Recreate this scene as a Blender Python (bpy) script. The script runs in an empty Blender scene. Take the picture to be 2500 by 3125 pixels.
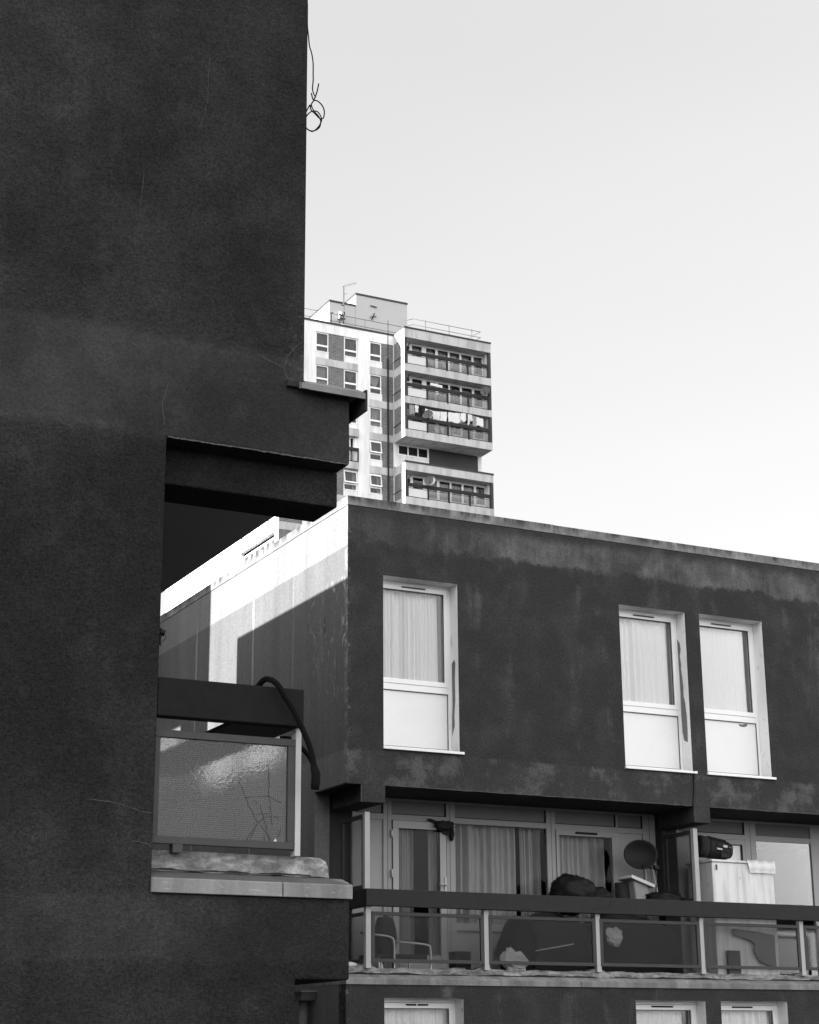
import bpy, bmesh, math, random
from mathutils import Vector, Matrix
R = math.radians
random.seed(7)
S = bpy.context.scene
COL = S.collection

# ------------------------------------------------------------------ camera
cam = bpy.data.cameras.new("camera"); co = bpy.data.objects.new("camera", cam); COL.objects.link(co)
pit, yaw, rol = R(17.08759), R(27.05886), R(-0.42986)
fw = Vector((math.sin(yaw)*math.cos(pit), math.cos(yaw)*math.cos(pit), math.sin(pit)))
rt = Vector((math.cos(yaw), -math.sin(yaw), 0)); up = rt.cross(fw)
r2 = rt*math.cos(rol) + up*math.sin(rol); u2 = -rt*math.sin(rol) + up*math.cos(rol)
m = Matrix((r2, u2, -fw)).transposed().to_4x4(); m.translation = (0, 0, 1.6)
co.matrix_world = m
cam.sensor_fit = 'VERTICAL'; cam.sensor_height = 36; cam.sensor_width = 28.8; cam.lens = 62.593
cam.clip_start = 0.1; cam.clip_end = 6000
S.camera = co

# ------------------------------------------------------------------ sky, sun, exposure
SUN_EL, SUN_AZ = R(10), R(8)            # sun stands to the left (-X), a little behind the facades (+Y)
sdir = Vector((-math.cos(SUN_EL)*math.cos(SUN_AZ), math.cos(SUN_EL)*math.sin(SUN_AZ), math.sin(SUN_EL)))
W = bpy.data.worlds.new("World"); S.world = W; W.use_nodes = True
wt = W.node_tree; wt.nodes.clear()
sky = wt.nodes.new('ShaderNodeTexSky'); sky.sky_type = 'NISHITA'; sky.sun_disc = False
sky.sun_elevation = SUN_EL; sky.sun_rotation = math.atan2(sdir.x, sdir.y)
sky.dust_density = 3.0
bw = wt.nodes.new('ShaderNodeRGBToBW')
tcw = wt.nodes.new('ShaderNodeTexCoord')
sepw = wt.nodes.new('ShaderNodeSeparateXYZ')
mr = wt.nodes.new('ShaderNodeMapRange'); mr.interpolation_type = 'SMOOTHSTEP'
SKY_FRONT, SKY_BACK = 1.23, 3.0           # boost added to the unseen sky behind the camera, to light the fronts
mr.inputs[1].default_value = -0.45; mr.inputs[2].default_value = 0.15
mr.inputs[3].default_value = SKY_BACK; mr.inputs[4].default_value = SKY_FRONT
mulw = wt.nodes.new('ShaderNodeMath'); mulw.operation = 'MULTIPLY'
bg = wt.nodes.new('ShaderNodeBackground'); bg.inputs[1].default_value = 0.15
wo = wt.nodes.new('ShaderNodeOutputWorld')
wt.links.new(sky.outputs[0], bw.inputs[0]); wt.links.new(tcw.outputs['Generated'], sepw.inputs[0])
wt.links.new(sepw.outputs[1], mr.inputs[0]); pww = wt.nodes.new('ShaderNodeMath'); pww.operation = 'POWER'; pww.inputs[1].default_value = 0.45   # thin high haze evens the sky out
wt.links.new(bw.outputs[0], pww.inputs[0]); wt.links.new(pww.outputs[0], mulw.inputs[0])
nzw = wt.nodes.new('ShaderNodeTexNoise'); nzw.inputs['Scale'].default_value = 3.0; nzw.inputs['Detail'].default_value = 5
mpw = wt.nodes.new('ShaderNodeMapping'); mpw.inputs['Scale'].default_value = (1, 1, 3.5)
clw = wt.nodes.new('ShaderNodeMapRange'); clw.inputs[3].default_value = .955; clw.inputs[4].default_value = 1.045   # faint veils of high cloud
mul2 = wt.nodes.new('ShaderNodeMath'); mul2.operation = 'MULTIPLY'
wt.links.new(tcw.outputs['Generated'], mpw.inputs[0]); wt.links.new(mpw.outputs[0], nzw.inputs['Vector']); wt.links.new(nzw.outputs[0], clw.inputs[0])
wt.links.new(mr.outputs[0], mulw.inputs[1]); wt.links.new(mulw.outputs[0], mul2.inputs[0]); wt.links.new(clw.outputs[0], mul2.inputs[1]); wt.links.new(mul2.outputs[0], bg.inputs[0]); wt.links.new(bg.outputs[0], wo.inputs[0])
sl = bpy.data.lights.new("sun", 'SUN'); sl.energy = 4.5; sl.angle = R(0.5); sl.color = (1, 1, 1)
so = bpy.data.objects.new("sun", sl); COL.objects.link(so)
so.rotation_euler = (-sdir).to_track_quat('-Z', 'Y').to_euler()
S.view_settings.view_transform = 'Standard'; S.view_settings.look = 'None'
S.view_settings.exposure = 2.0; S.view_settings.gamma = 1.0
S.cycles.max_bounces = 8; S.cycles.diffuse_bounces = 4; S.cycles.transparent_max_bounces = 16
S.cycles.caustics_reflective = False; S.cycles.sample_clamp_indirect = 6

# ------------------------------------------------------------------ materials
class NG:
    def __init__(s, name):
        s.m = bpy.data.materials.new(name); s.m.use_nodes = True; s.t = s.m.node_tree
        s.t.nodes.clear(); s.out = s.t.nodes.new('ShaderNodeOutputMaterial')
        g = s.t.nodes.new('ShaderNodeNewGeometry'); s.pos = g.outputs['Position']
        s.sep = s.t.nodes.new('ShaderNodeSeparateXYZ'); s.l(s.pos, s.sep.inputs[0])
        s.x, s.y, s.z = s.sep.outputs
    def l(s, a, b):
        if hasattr(a, 'is_output'): s.t.links.new(a, b)
        else: b.default_value = a
    def M(s, op, a, b=0.0, c=0.0):
        n = s.t.nodes.new('ShaderNodeMath'); n.operation = op
        s.l(a, n.inputs[0]); s.l(b, n.inputs[1]); s.l(c, n.inputs[2]); return n.outputs[0]
    def map(s, sc, v=None):
        n = s.t.nodes.new('ShaderNodeMapping'); s.l(v or s.pos, n.inputs[0]); n.inputs['Scale'].default_value = sc; return n.outputs[0]
    def noise(s, scale, detail=3, rough=.55, v=None, dist=0.0):
        n = s.t.nodes.new('ShaderNodeTexNoise'); s.l(v or s.pos, n.inputs['Vector']); n.inputs['Scale'].default_value = scale
        n.inputs['Detail'].default_value = detail; n.inputs['Roughness'].default_value = rough; n.inputs['Distortion'].default_value = dist
        return n.outputs[0]
    def voro(s, scale, v=None):
        n = s.t.nodes.new('ShaderNodeTexVoronoi'); s.l(v or s.pos, n.inputs['Vector']); n.inputs['Scale'].default_value = scale; return n.outputs[0]
    def ss(s, v, a, b, lo=0.0, hi=1.0):
        n = s.t.nodes.new('ShaderNodeMapRange'); n.interpolation_type = 'SMOOTHSTEP'; s.l(v, n.inputs[0])
        n.inputs[1].default_value = a; n.inputs[2].default_value = b; n.inputs[3].default_value = lo; n.inputs[4].default_value = hi
        return n.outputs[0]
    def band(s, v, a, b, e):            # 1 between a and b
        return s.M('MULTIPLY', s.ss(v, a-e, a+e), s.ss(v, b-e, b+e, 1, 0))
    def bump(s, h, strength=.5, dist=.01):
        n = s.t.nodes.new('ShaderNodeBump'); n.inputs['Strength'].default_value = strength; n.inputs['Distance'].default_value = dist
        s.l(h, n.inputs['Height']); return n.outputs[0]
    def grey(s, v):
        n = s.t.nodes.new('ShaderNodeCombineColor'); [s.l(v, n.inputs[i]) for i in range(3)]; return n.outputs[0]
    def bsdf(s, val, rough=.9, metal=0.0, nrm=None, spec=.3):
        p = s.t.nodes.new('ShaderNodeBsdfPrincipled')
        if hasattr(val, 'is_output'): s.t.links.new(s.grey(val), p.inputs['Base Color'])
        else: p.inputs['Base Color'].default_value = (val, val, val, 1)
        s.l(rough, p.inputs['Roughness']); p.inputs['Metallic'].default_value = metal; p.inputs['Specular IOR Level'].default_value = spec
        if nrm: s.l(nrm, p.inputs['Normal'])
        return p.outputs[0]
    def done(s, sh): s.t.links.new(sh, s.out.inputs[0]); return s.m

def plain(name, v, rough=.8, var=.12, scale=6, metal=0.0, spec=.3, bump=0.0, bscale=80):
    g = NG(name); n = g.noise(scale, 4); f = g.noise(scale*9, 2)
    val = g.M('MULTIPLY', v, g.M('ADD', g.M('MULTIPLY_ADD', n, 2*var, 1-var), g.M('MULTIPLY_ADD', f, var, -var/2)))
    nr = g.bump(g.noise(bscale, 3), bump, .004) if bump else None
    return g.done(g.bsdf(val, rough, metal, nr, spec))

def mat_stucco_dark():
    # dark painted roughcast: coarse grain, soft blotches, a smoother paler band at the slab
    g = NG('dark roughcast render')
    zw = g.M('ADD', g.z, g.M('MULTIPLY_ADD', g.noise(1.1, 3), .10, -.05))
    smooth = g.band(zw, 5.05, 5.72, .05)
    lowsm = g.band(zw, 2.12, 2.47, .03)
    sm = g.M('MAXIMUM', smooth, g.M('MULTIPLY', lowsm, .6))
    big = g.noise(.9, 4, .6); mid = g.noise(4.5, 4, .6); streak = g.noise(1.0, 5, .6, g.map((2.6, 2.6, .35)))
    fine = g.M('MULTIPLY_ADD', g.noise(62, 2, .6), .6, g.M('MULTIPLY', g.noise(120, 1), .4))
    v = g.M('MULTIPLY_ADD', g.ss(big, .40, .72), .022, .020)
    v = g.M('ADD', v, g.M('MULTIPLY', g.ss(mid, .48, .75), .010))
    v = g.M('ADD', v, g.M('MULTIPLY', g.ss(streak, .50, .75), .011))
    # flaked edge beside the corner above the flashing
    fl = g.M('MULTIPLY', g.M('MULTIPLY', g.ss(g.x, 3.86, 4.02), g.M('MULTIPLY', g.ss(g.z, 6.6, 5.5), g.ss(g.z, 5.48, 5.53))), g.ss(g.noise(16, 4, .65), .5, .62))
    v = g.M('ADD', v, g.M('MULTIPLY', fl, .025))
    v = g.M('ADD', v, g.M('MULTIPLY', sm, .001))
    grain = g.M('MULTIPLY_ADD', fine, g.M('MULTIPLY_ADD', sm, -1.0, 3.0), g.M('MULTIPLY_ADD', sm, .5, -.5))
    v = g.M('MULTIPLY', v, grain)
    h = g.M('MULTIPLY', g.M('ADD', g.noise(48, 4, .7), g.M('MULTIPLY', g.noise(140, 2), .5)), g.M('MULTIPLY_ADD', sm, -.75, 1))
    return g.done(g.bsdf(v, .95, 0, g.bump(h, 1.0, .035), .15))

def mat_stucco_front():
    # weathered dark paint of the facing block: ragged cleaned patches, runs, lighter spandrels
    g = NG('weathered dark render')
    rag = g.M('MULTIPLY_ADD', g.noise(1.5, 6, .68, g.map((1, 1, .35))), .5, -.25)
    rag2 = g.M('MULTIPLY_ADD', g.noise(5.0, 4, .6, g.map((1, 1, .5))), .16, -.08)
    zw = g.M('ADD', g.M('ADD', g.z, rag), rag2)
    top = g.M('MULTIPLY', g.ss(zw, 7.98, 8.05), g.ss(g.M('ADD', g.z, rag2), 8.46, 8.30))
    topx = g.ss(g.x, 9.9, 12.0, .25, 1)
    blot = g.M('MULTIPLY_ADD', g.ss(g.noise(1.2, 5, .6, g.map((1, 1, 1.2))), .40, .66), .7, g.M('MULTIPLY', g.ss(g.noise(3.0, 5, .65, g.map((1.6, 1.6, .4))), .42, .66), .4))
    v = g.M('ADD', .035, g.M('MULTIPLY', g.M('MULTIPLY', top, topx), g.M('MULTIPLY_ADD', blot, .080, .014)))
    streak = g.ss(g.noise(1.3, 4, .6, g.map((2.2, 2.2, .35))), .52, .75)
    cloud = g.ss(g.noise(2.0, 5, .65), .40, .70)
    v = g.M('ADD', v, g.M('MULTIPLY', cloud, .014))
    v = g.M('ADD', v, g.M('MULTIPLY', g.M('MULTIPLY', streak, cloud), .060))
    # light runs under the windows
    low = g.M('MULTIPLY', g.band(g.M('ADD', g.z, rag2), 4.86, 5.30, .03), g.ss(g.noise(2.1, 5, .65), .47, .62))
    v = g.M('ADD', v, g.M('MULTIPLY', low, .048))
    v = g.M('ADD', v, g.M('MULTIPLY', g.band(g.M('ADD', g.z, g.M('MULTIPLY', rag2, .25)), 4.6, 5.31, .008), .006))
    lowst = g.M('MULTIPLY', g.ss(g.z, 2.45, 2.35), g.ss(streak, .2, .9))
    v = g.M('ADD', v, g.M('MULTIPLY', lowst, .018))
    # pale flecks on the arris at the corner
    edge = g.M('MULTIPLY', g.ss(g.x, 9.40, 9.33), g.ss(g.noise(9, 5, .7), .52, .62))
    v = g.M('ADD', v, g.M('MULTIPLY', edge, .06))
    v = g.M('MULTIPLY', v, g.M('MULTIPLY_ADD', g.noise(36, 3, .75), 1.7, .15))
    h = g.noise(60, 4, .7)
    return g.done(g.bsdf(v, .95, 0, g.bump(h, .55, .012), .12))

def mat_stucco_side():
    g = NG('two tone side render')
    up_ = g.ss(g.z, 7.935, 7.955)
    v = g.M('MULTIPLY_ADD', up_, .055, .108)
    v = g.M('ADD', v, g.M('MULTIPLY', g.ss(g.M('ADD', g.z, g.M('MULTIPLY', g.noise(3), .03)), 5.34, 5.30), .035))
    rain = g.noise(1.0, 4, .6, g.map((3, 3.2, .3)))
    v = g.M('MULTIPLY', v, g.M('MULTIPLY_ADD', rain, .7, .66))
    # lime bloom running down near the corner
    blm = g.noise(5, 6, .72, g.map((1, 1.3, .55)), 1.6)
    reg = g.M('MULTIPLY', g.ss(g.y, 21.5, 20.6), g.M('MULTIPLY', g.ss(g.z, 5.6, 6.6), g.ss(g.z, 7.62, 7.4)))
    v = g.M('ADD', v, g.M('MULTIPLY', g.M('MULTIPLY', reg, g.ss(blm, .54, .66)), .20))
    ar = g.M('MULTIPLY', g.ss(g.y, 20.12, 20.02), g.ss(g.noise(7, 5, .7), .45, .6))
    v = g.M('ADD', v, g.M('MULTIPLY', ar, .12))
    for yy, a in ((25.52, .11), (23.2, .12), (21.75, .03)):
        wob = g.M('MULTIPLY_ADD', g.noise(2.5, 2), .05, -.025)
        d = g.M('ABSOLUTE', g.M('SUBTRACT', g.M('ADD', g.y, wob), yy))
        v = g.M('ADD', v, g.M('MULTIPLY', g.ss(d, .045, .012), g.M('MULTIPLY', a, g.ss(g.z, 8.3, 7.7))))
    v = g.M('MULTIPLY', v, g.M('MULTIPLY_ADD', g.noise(36, 3, .75), 1.0, .5))
    return g.done(g.bsdf(v, .95, 0, g.bump(g.noise(55, 4, .7), .35, .01), .12))

def mat_coping():
    g = NG('stained concrete coping')
    st = g.ss(g.noise(1.2, 5, .65, g.map((5, 5, .6))), .40, .62)
    li = g.ss(g.noise(2.2, 5, .7), .42, .66)
    dr = g.M('MULTIPLY', st, g.ss(g.z, 8.485, 8.60))
    v = g.M('MULTIPLY_ADD', li, .13, .15)
    v = g.M('MULTIPLY', v, g.M('MULTIPLY_ADD', dr, -.72, 1))
    v = g.M('MULTIPLY', v, g.M('MULTIPLY_ADD', g.noise(70, 4, .75), .7, .65))
    return g.done(g.bsdf(v, .92, 0, g.bump(g.noise(60, 4), .4, .006), .2))

def mat_mortar():
    g = NG('smeared mortar upstand')
    a = g.ss(g.noise(2.2, 6, .68, g.map((1, 1, 3.2)), .8), .36, .62)
    b = g.ss(g.noise(9, 5, .7, g.map((1, 1, 2)), .9), .40, .62)
    v = g.M('MULTIPLY_ADD', a, .20, .15); v = g.M('MULTIPLY', v, g.M('MULTIPLY_ADD', b, .5, .72))
    v = g.M('MULTIPLY', v, g.M('MULTIPLY_ADD', g.noise(60, 3), .5, .75))
    return g.done(g.bsdf(v, .9, 0, g.bump(g.noise(40, 4, .6), .3, .005), .2))

def mat_ledge():
    g = NG('worn concrete ledge')
    a = g.ss(g.noise(1.4, 5, .6, g.map((2.5, 2.5, .4))), .38, .65)
    w = g.ss(g.noise(9, 4, .6, g.map((.8, .8, 2.2)), 2.0), .60, .70)
    v = g.M('MULTIPLY_ADD', a, .10, .14); v = g.M('ADD', v, g.M('MULTIPLY', w, .12))
    v = g.M('MULTIPLY', v, g.M('MULTIPLY_ADD', g.noise(80, 3), .4, .8))
    return g.done(g.bsdf(v, .85, 0, g.bump(g.noise(40, 4), .3, .005), .25))

def mat_brick():
    g = NG('brown brick')
    c = g.t.nodes.new('ShaderNodeCombineXYZ'); g.l(g.M('ADD', g.x, g.y), c.inputs[0]); g.l(g.z, c.inputs[1])
    b = g.t.nodes.new('ShaderNodeTexBrick'); g.l(c.outputs[0], b.inputs['Vector'])
    b.inputs['Scale'].default_value = 1.0; b.inputs['Brick Width'].default_value = .30; b.inputs['Row Height'].default_value = .11
    b.inputs['Mortar Size'].default_value = .014; b.inputs['Color1'].default_value = (.085,)*3+(1,); b.inputs['Color2'].default_value = (.14,)*3+(1,)
    b.inputs['Mortar'].default_value = (.28,)*3+(1,)
    s_ = g.t.nodes.new('ShaderNodeSeparateColor'); g.l(b.outputs[0], s_.inputs[0])
    v = g.M('MULTIPLY', s_.outputs[0], g.M('MULTIPLY_ADD', g.noise(1.3, 4), .9, .55))
    return g.done(g.bsdf(v, .9))

def mat_tower_white():
    g = NG('pale tower render')
    r_ = g.noise(1.0, 4, .6, g.map((1.2, 1.2, .18)))
    v = g.M('MULTIPLY', .80, g.M('MULTIPLY_ADD', g.ss(r_, .40, .70), -.24, 1)); v = g.M('MULTIPLY', v, g.M('MULTIPLY_ADD', g.noise(9, 4, .7), .2, .9))
    return g.done(g.bsdf(v, .9))
def mat_tower_slab():
    g = NG('grey tower concrete')
    r_ = g.noise(1.0, 4, .6, g.map((1.5, 1.5, .3)))
    v = g.M('MULTIPLY', .52, g.M('MULTIPLY_ADD', g.ss(r_, .40, .70), -.32, 1)); v = g.M('MULTIPLY', v, g.M('MULTIPLY_ADD', g.noise(9, 4, .7), .3, .85))
    return g.done(g.bsdf(v, .9))

def mat_clear(name='window glass', tint=.93, refl=.9, ior=1.5):
    g = NG(name); t = g.t
    tr = t.nodes.new('ShaderNodeBsdfTransparent'); tr.inputs[0].default_value = (tint,)*3+(1,)
    gl = t.nodes.new('ShaderNodeBsdfGlossy'); gl.inputs['Roughness'].default_value = .02; gl.inputs[0].default_value = (refl,)*3+(1,)
    nb = g.bump(g.noise(2.0, 2), .08, .02); g.l(nb, gl.inputs['Normal'])
    fr = t.nodes.new('ShaderNodeFresnel'); fr.inputs[0].default_value = ior
    mx = t.nodes.new('ShaderNodeMixShader'); g.l(fr.outputs[0], mx.inputs[0]); g.l(tr.outputs[0], mx.inputs[1]); g.l(gl.outputs[0], mx.inputs[2])
    return g.done(mx.outputs[0])

def m2_(g, t, haze, m1, df):
    m2 = t.nodes.new('ShaderNodeMixShader'); g.l(haze, m2.inputs[0]); g.l(m1.outputs[0], m2.inputs[1]); g.l(df.outputs[0], m2.inputs[2]); return m2.outputs[0]

def mat_wired(name, tint, rough, grid, bumpk, haze, hv, ior=1.45):
    # obscured glass: rough refraction, pressed texture, fine wire mesh, a little dirt
    g = NG(name); t = g.t
    rf = t.nodes.new('ShaderNodeBsdfRefraction'); rf.inputs['Color'].default_value = (tint,)*3+(1,); rf.inputs['Roughness'].default_value = rough; rf.inputs['IOR'].default_value = 1.2
    gl = t.nodes.new('ShaderNodeBsdfGlossy'); gl.inputs['Roughness'].default_value = .18
    h = g.voro(130) if bumpk > .3 else g.noise(45, 3)
    nb = g.bump(h, bumpk, .006); g.l(nb, rf.inputs['Normal']); g.l(nb, gl.inputs['Normal'])
    df = t.nodes.new('ShaderNodeBsdfDiffuse')
    g.l(g.grey(g.M('MULTIPLY', hv, g.M('MULTIPLY_ADD', g.noise(3, 4), .8, .6))), df.inputs[0])
    fr = t.nodes.new('ShaderNodeFresnel'); fr.inputs[0].default_value = ior
    m1 = t.nodes.new('ShaderNodeMixShader'); g.l(fr.outputs[0], m1.inputs[0]); g.l(rf.outputs[0], m1.inputs[1]); g.l(gl.outputs[0], m1.inputs[2])
    if not grid: return g.done(m2_(g, t, haze, m1, df))
    def line(c):
        return g.ss(g.M('ABSOLUTE', g.M('SUBTRACT', g.M('FRACT', g.M('MULTIPLY', c, 1/grid)), .5)), .44, .48)
    mesh = g.M('MULTIPLY', g.M('MAXIMUM', line(g.z), line(g.M('ADD', g.x, g.y))), .38)
    m2 = t.nodes.new('ShaderNodeMixShader'); g.l(haze, m2.inputs[0]); g.l(m1.outputs[0], m2.inputs[1]); g.l(df.outputs[0], m2.inputs[2])
    wi = t.nodes.new('ShaderNodeBsdfDiffuse'); wi.inputs[0].default_value = (.06,)*3+(1,)
    m3 = t.nodes.new('ShaderNodeMixShader'); g.l(mesh, m3.inputs[0]); g.l(m2.outputs[0], m3.inputs[1]); g.l(wi.outputs[0], m3.inputs[2])
    return g.done(m3.outputs[0])

def mat_cloth(name, v, trans=.3, var=.15):
    g = NG(name); t = g.t
    val = g.M('MULTIPLY', v, g.M('MULTIPLY_ADD', g.noise(12, 3, .6, g.map((3, 3, .3))), 2*var, 1-var))
    d = t.nodes.new('ShaderNodeBsdfDiffuse'); g.l(g.grey(val), d.inputs[0])
    tl = t.nodes.new('ShaderNodeBsdfTranslucent'); g.l(g.grey(val), tl.inputs[0])
    mx = t.nodes.new('ShaderNodeMixShader'); g.l(trans, mx.inputs[0]); g.l(d.outputs[0], mx.inputs[1]); g.l(tl.outputs[0], mx.inputs[2])
    return g.done(mx.outputs[0])

def mat_cabinet():
    g = NG('stained white cabinet')
    r_ = g.ss(g.noise(1.0, 5, .65, g.map((9, 9, .8))), .40, .72)
    v = g.M('MULTIPLY_ADD', r_, -.22, .72); v = g.M('SUBTRACT', v, g.M('MULTIPLY', g.ss(g.noise(6, 5, .7), .6, .75), .25))
    return g.done(g.bsdf(v, .6))
def mat_white_reveal():
    g = NG('weathered white paint')
    v = g.M('SUBTRACT', .83, g.M('MULTIPLY', g.ss(g.noise(7, 5, .7), .58, .74), .28)); 
    return g.done(g.bsdf(v, .6, 0, g.bump(g.noise(30, 3), .2, .004)))

MT = dict(
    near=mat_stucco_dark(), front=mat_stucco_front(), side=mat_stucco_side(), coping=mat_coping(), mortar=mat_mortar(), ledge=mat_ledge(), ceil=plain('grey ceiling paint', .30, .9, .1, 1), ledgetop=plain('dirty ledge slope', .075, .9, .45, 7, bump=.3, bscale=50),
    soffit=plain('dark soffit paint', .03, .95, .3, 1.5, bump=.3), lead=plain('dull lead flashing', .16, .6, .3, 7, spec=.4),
    upvc=plain('white window frame', .86, .35, .03, 3, spec=.5), panelw=plain('white infill panel', .84, .5, .05, 2), reveal=mat_white_reveal(),
    bframe=plain('shade greyed balcony frame', .30, .5, .08, 2), bpanel=plain('balcony grey panel', .17, .6, .1, 2),  # bframe: white frames coloured grey for the balcony shade
    rail=plain('dark painted rail', .02, .75, .3, 9, bump=.15, bscale=140), railn=plain('near black painted rail', .012, .8, .3, 14, spec=.1, bump=.15, bscale=140), pframe=plain('grey painted metal frame', .045, .6, .2, 12),
    post=plain('pale metal post', .40, .5, .1, 8), dark=plain('black gap paint', .02, .9), glass=mat_clear('window glass', .98), 
    glassd=mat_clear('dark door glass', .85, .9, 1.2), bglass=mat_clear('balcony window glass', .92, .9, 1.14), wired=mat_wired('wired obscured glass', .86, .06, .0115, .24, .10, .09),
    obsc=mat_wired('frosted balcony glass', .82, .17, 0, .10, .07, .08, 1.17), curtain=mat_cloth('white net curtain', .93, .03, .03),
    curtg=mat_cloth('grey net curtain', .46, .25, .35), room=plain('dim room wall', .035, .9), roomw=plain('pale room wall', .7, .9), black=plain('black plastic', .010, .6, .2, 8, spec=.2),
    rubber=plain('black rubber hose', .005, .8, .3, 30, spec=.08), bag=plain('black bin bag', .006, .6, .3, 8, spec=.18, bump=.6, bscale=14),
    brick=mat_brick(), tw=mat_tower_white(), ts=mat_tower_slab(), tcop=plain('dark roof edge', .05, .8, .2, 2), tdark=plain('black tower metal', .018, .7, .2, 3),
    tgrey=plain('dark grey tower wall', .055, .9, .3, .8), tframe=plain('white tower frame', .88, .5, .06, 2), tin=plain('dark interior', .06, .9, .3, 1.2),
    tglass=mat_clear('tower glass', .9, .9, 1.35), tpanel=mat_cloth('frosted tower panel', .80, .25, .12), tcurt=mat_cloth('grey tower curtain', .17, .3, .35), tcurtw=mat_cloth('pale tower curtain', .5, .3, .2),
    plant=plain('grey roof room render', .47, .9, .06, .6), galv=plain('galvanised rail', .10, .5, .1, 4), wht=mat_cloth('white washing', .85, .2, .08),
    blk=mat_cloth('dark washing', .03, .1), gry=mat_cloth('grey washing', .35, .2, .3), cab=mat_cabinet(), box=mat_cloth('cloudy plastic', .42, .4, .15),
    lid=plain('pale plastic lid', .6, .5, .05), chrome=plain('dull steel tube', .6, .35, .1, 8, metal=.8), cushion=plain('dark cushion fabric', .03, .9, .2, 9),
    wbag=mat_cloth('white plastic bag', .75, .3, .12), ground=plain('tarmac', .06, .95, .25, 1.2), tip=plain('grey tape', .10, .6), pale=plain('pale grey plastic', .40, .5),
    bare=plain('bare grey plaster', .16, .9, .15, 20), crack=plain('pale crack filler', .075, .9, .4, 40), door=plain('balcony door frame', .36, .45, .05, 2), hop=plain('dark grey cast iron', .09, .7, .3, 12),
    scrap=mat_cloth('dark crumpled garment', .03, .05, .4), bin=plain('dark grey tarpaulin', .018, .8, .4, 5, bump=.4, bscale=12), lt=plain('light grey metal', .5, .5, .1, 5))

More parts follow.
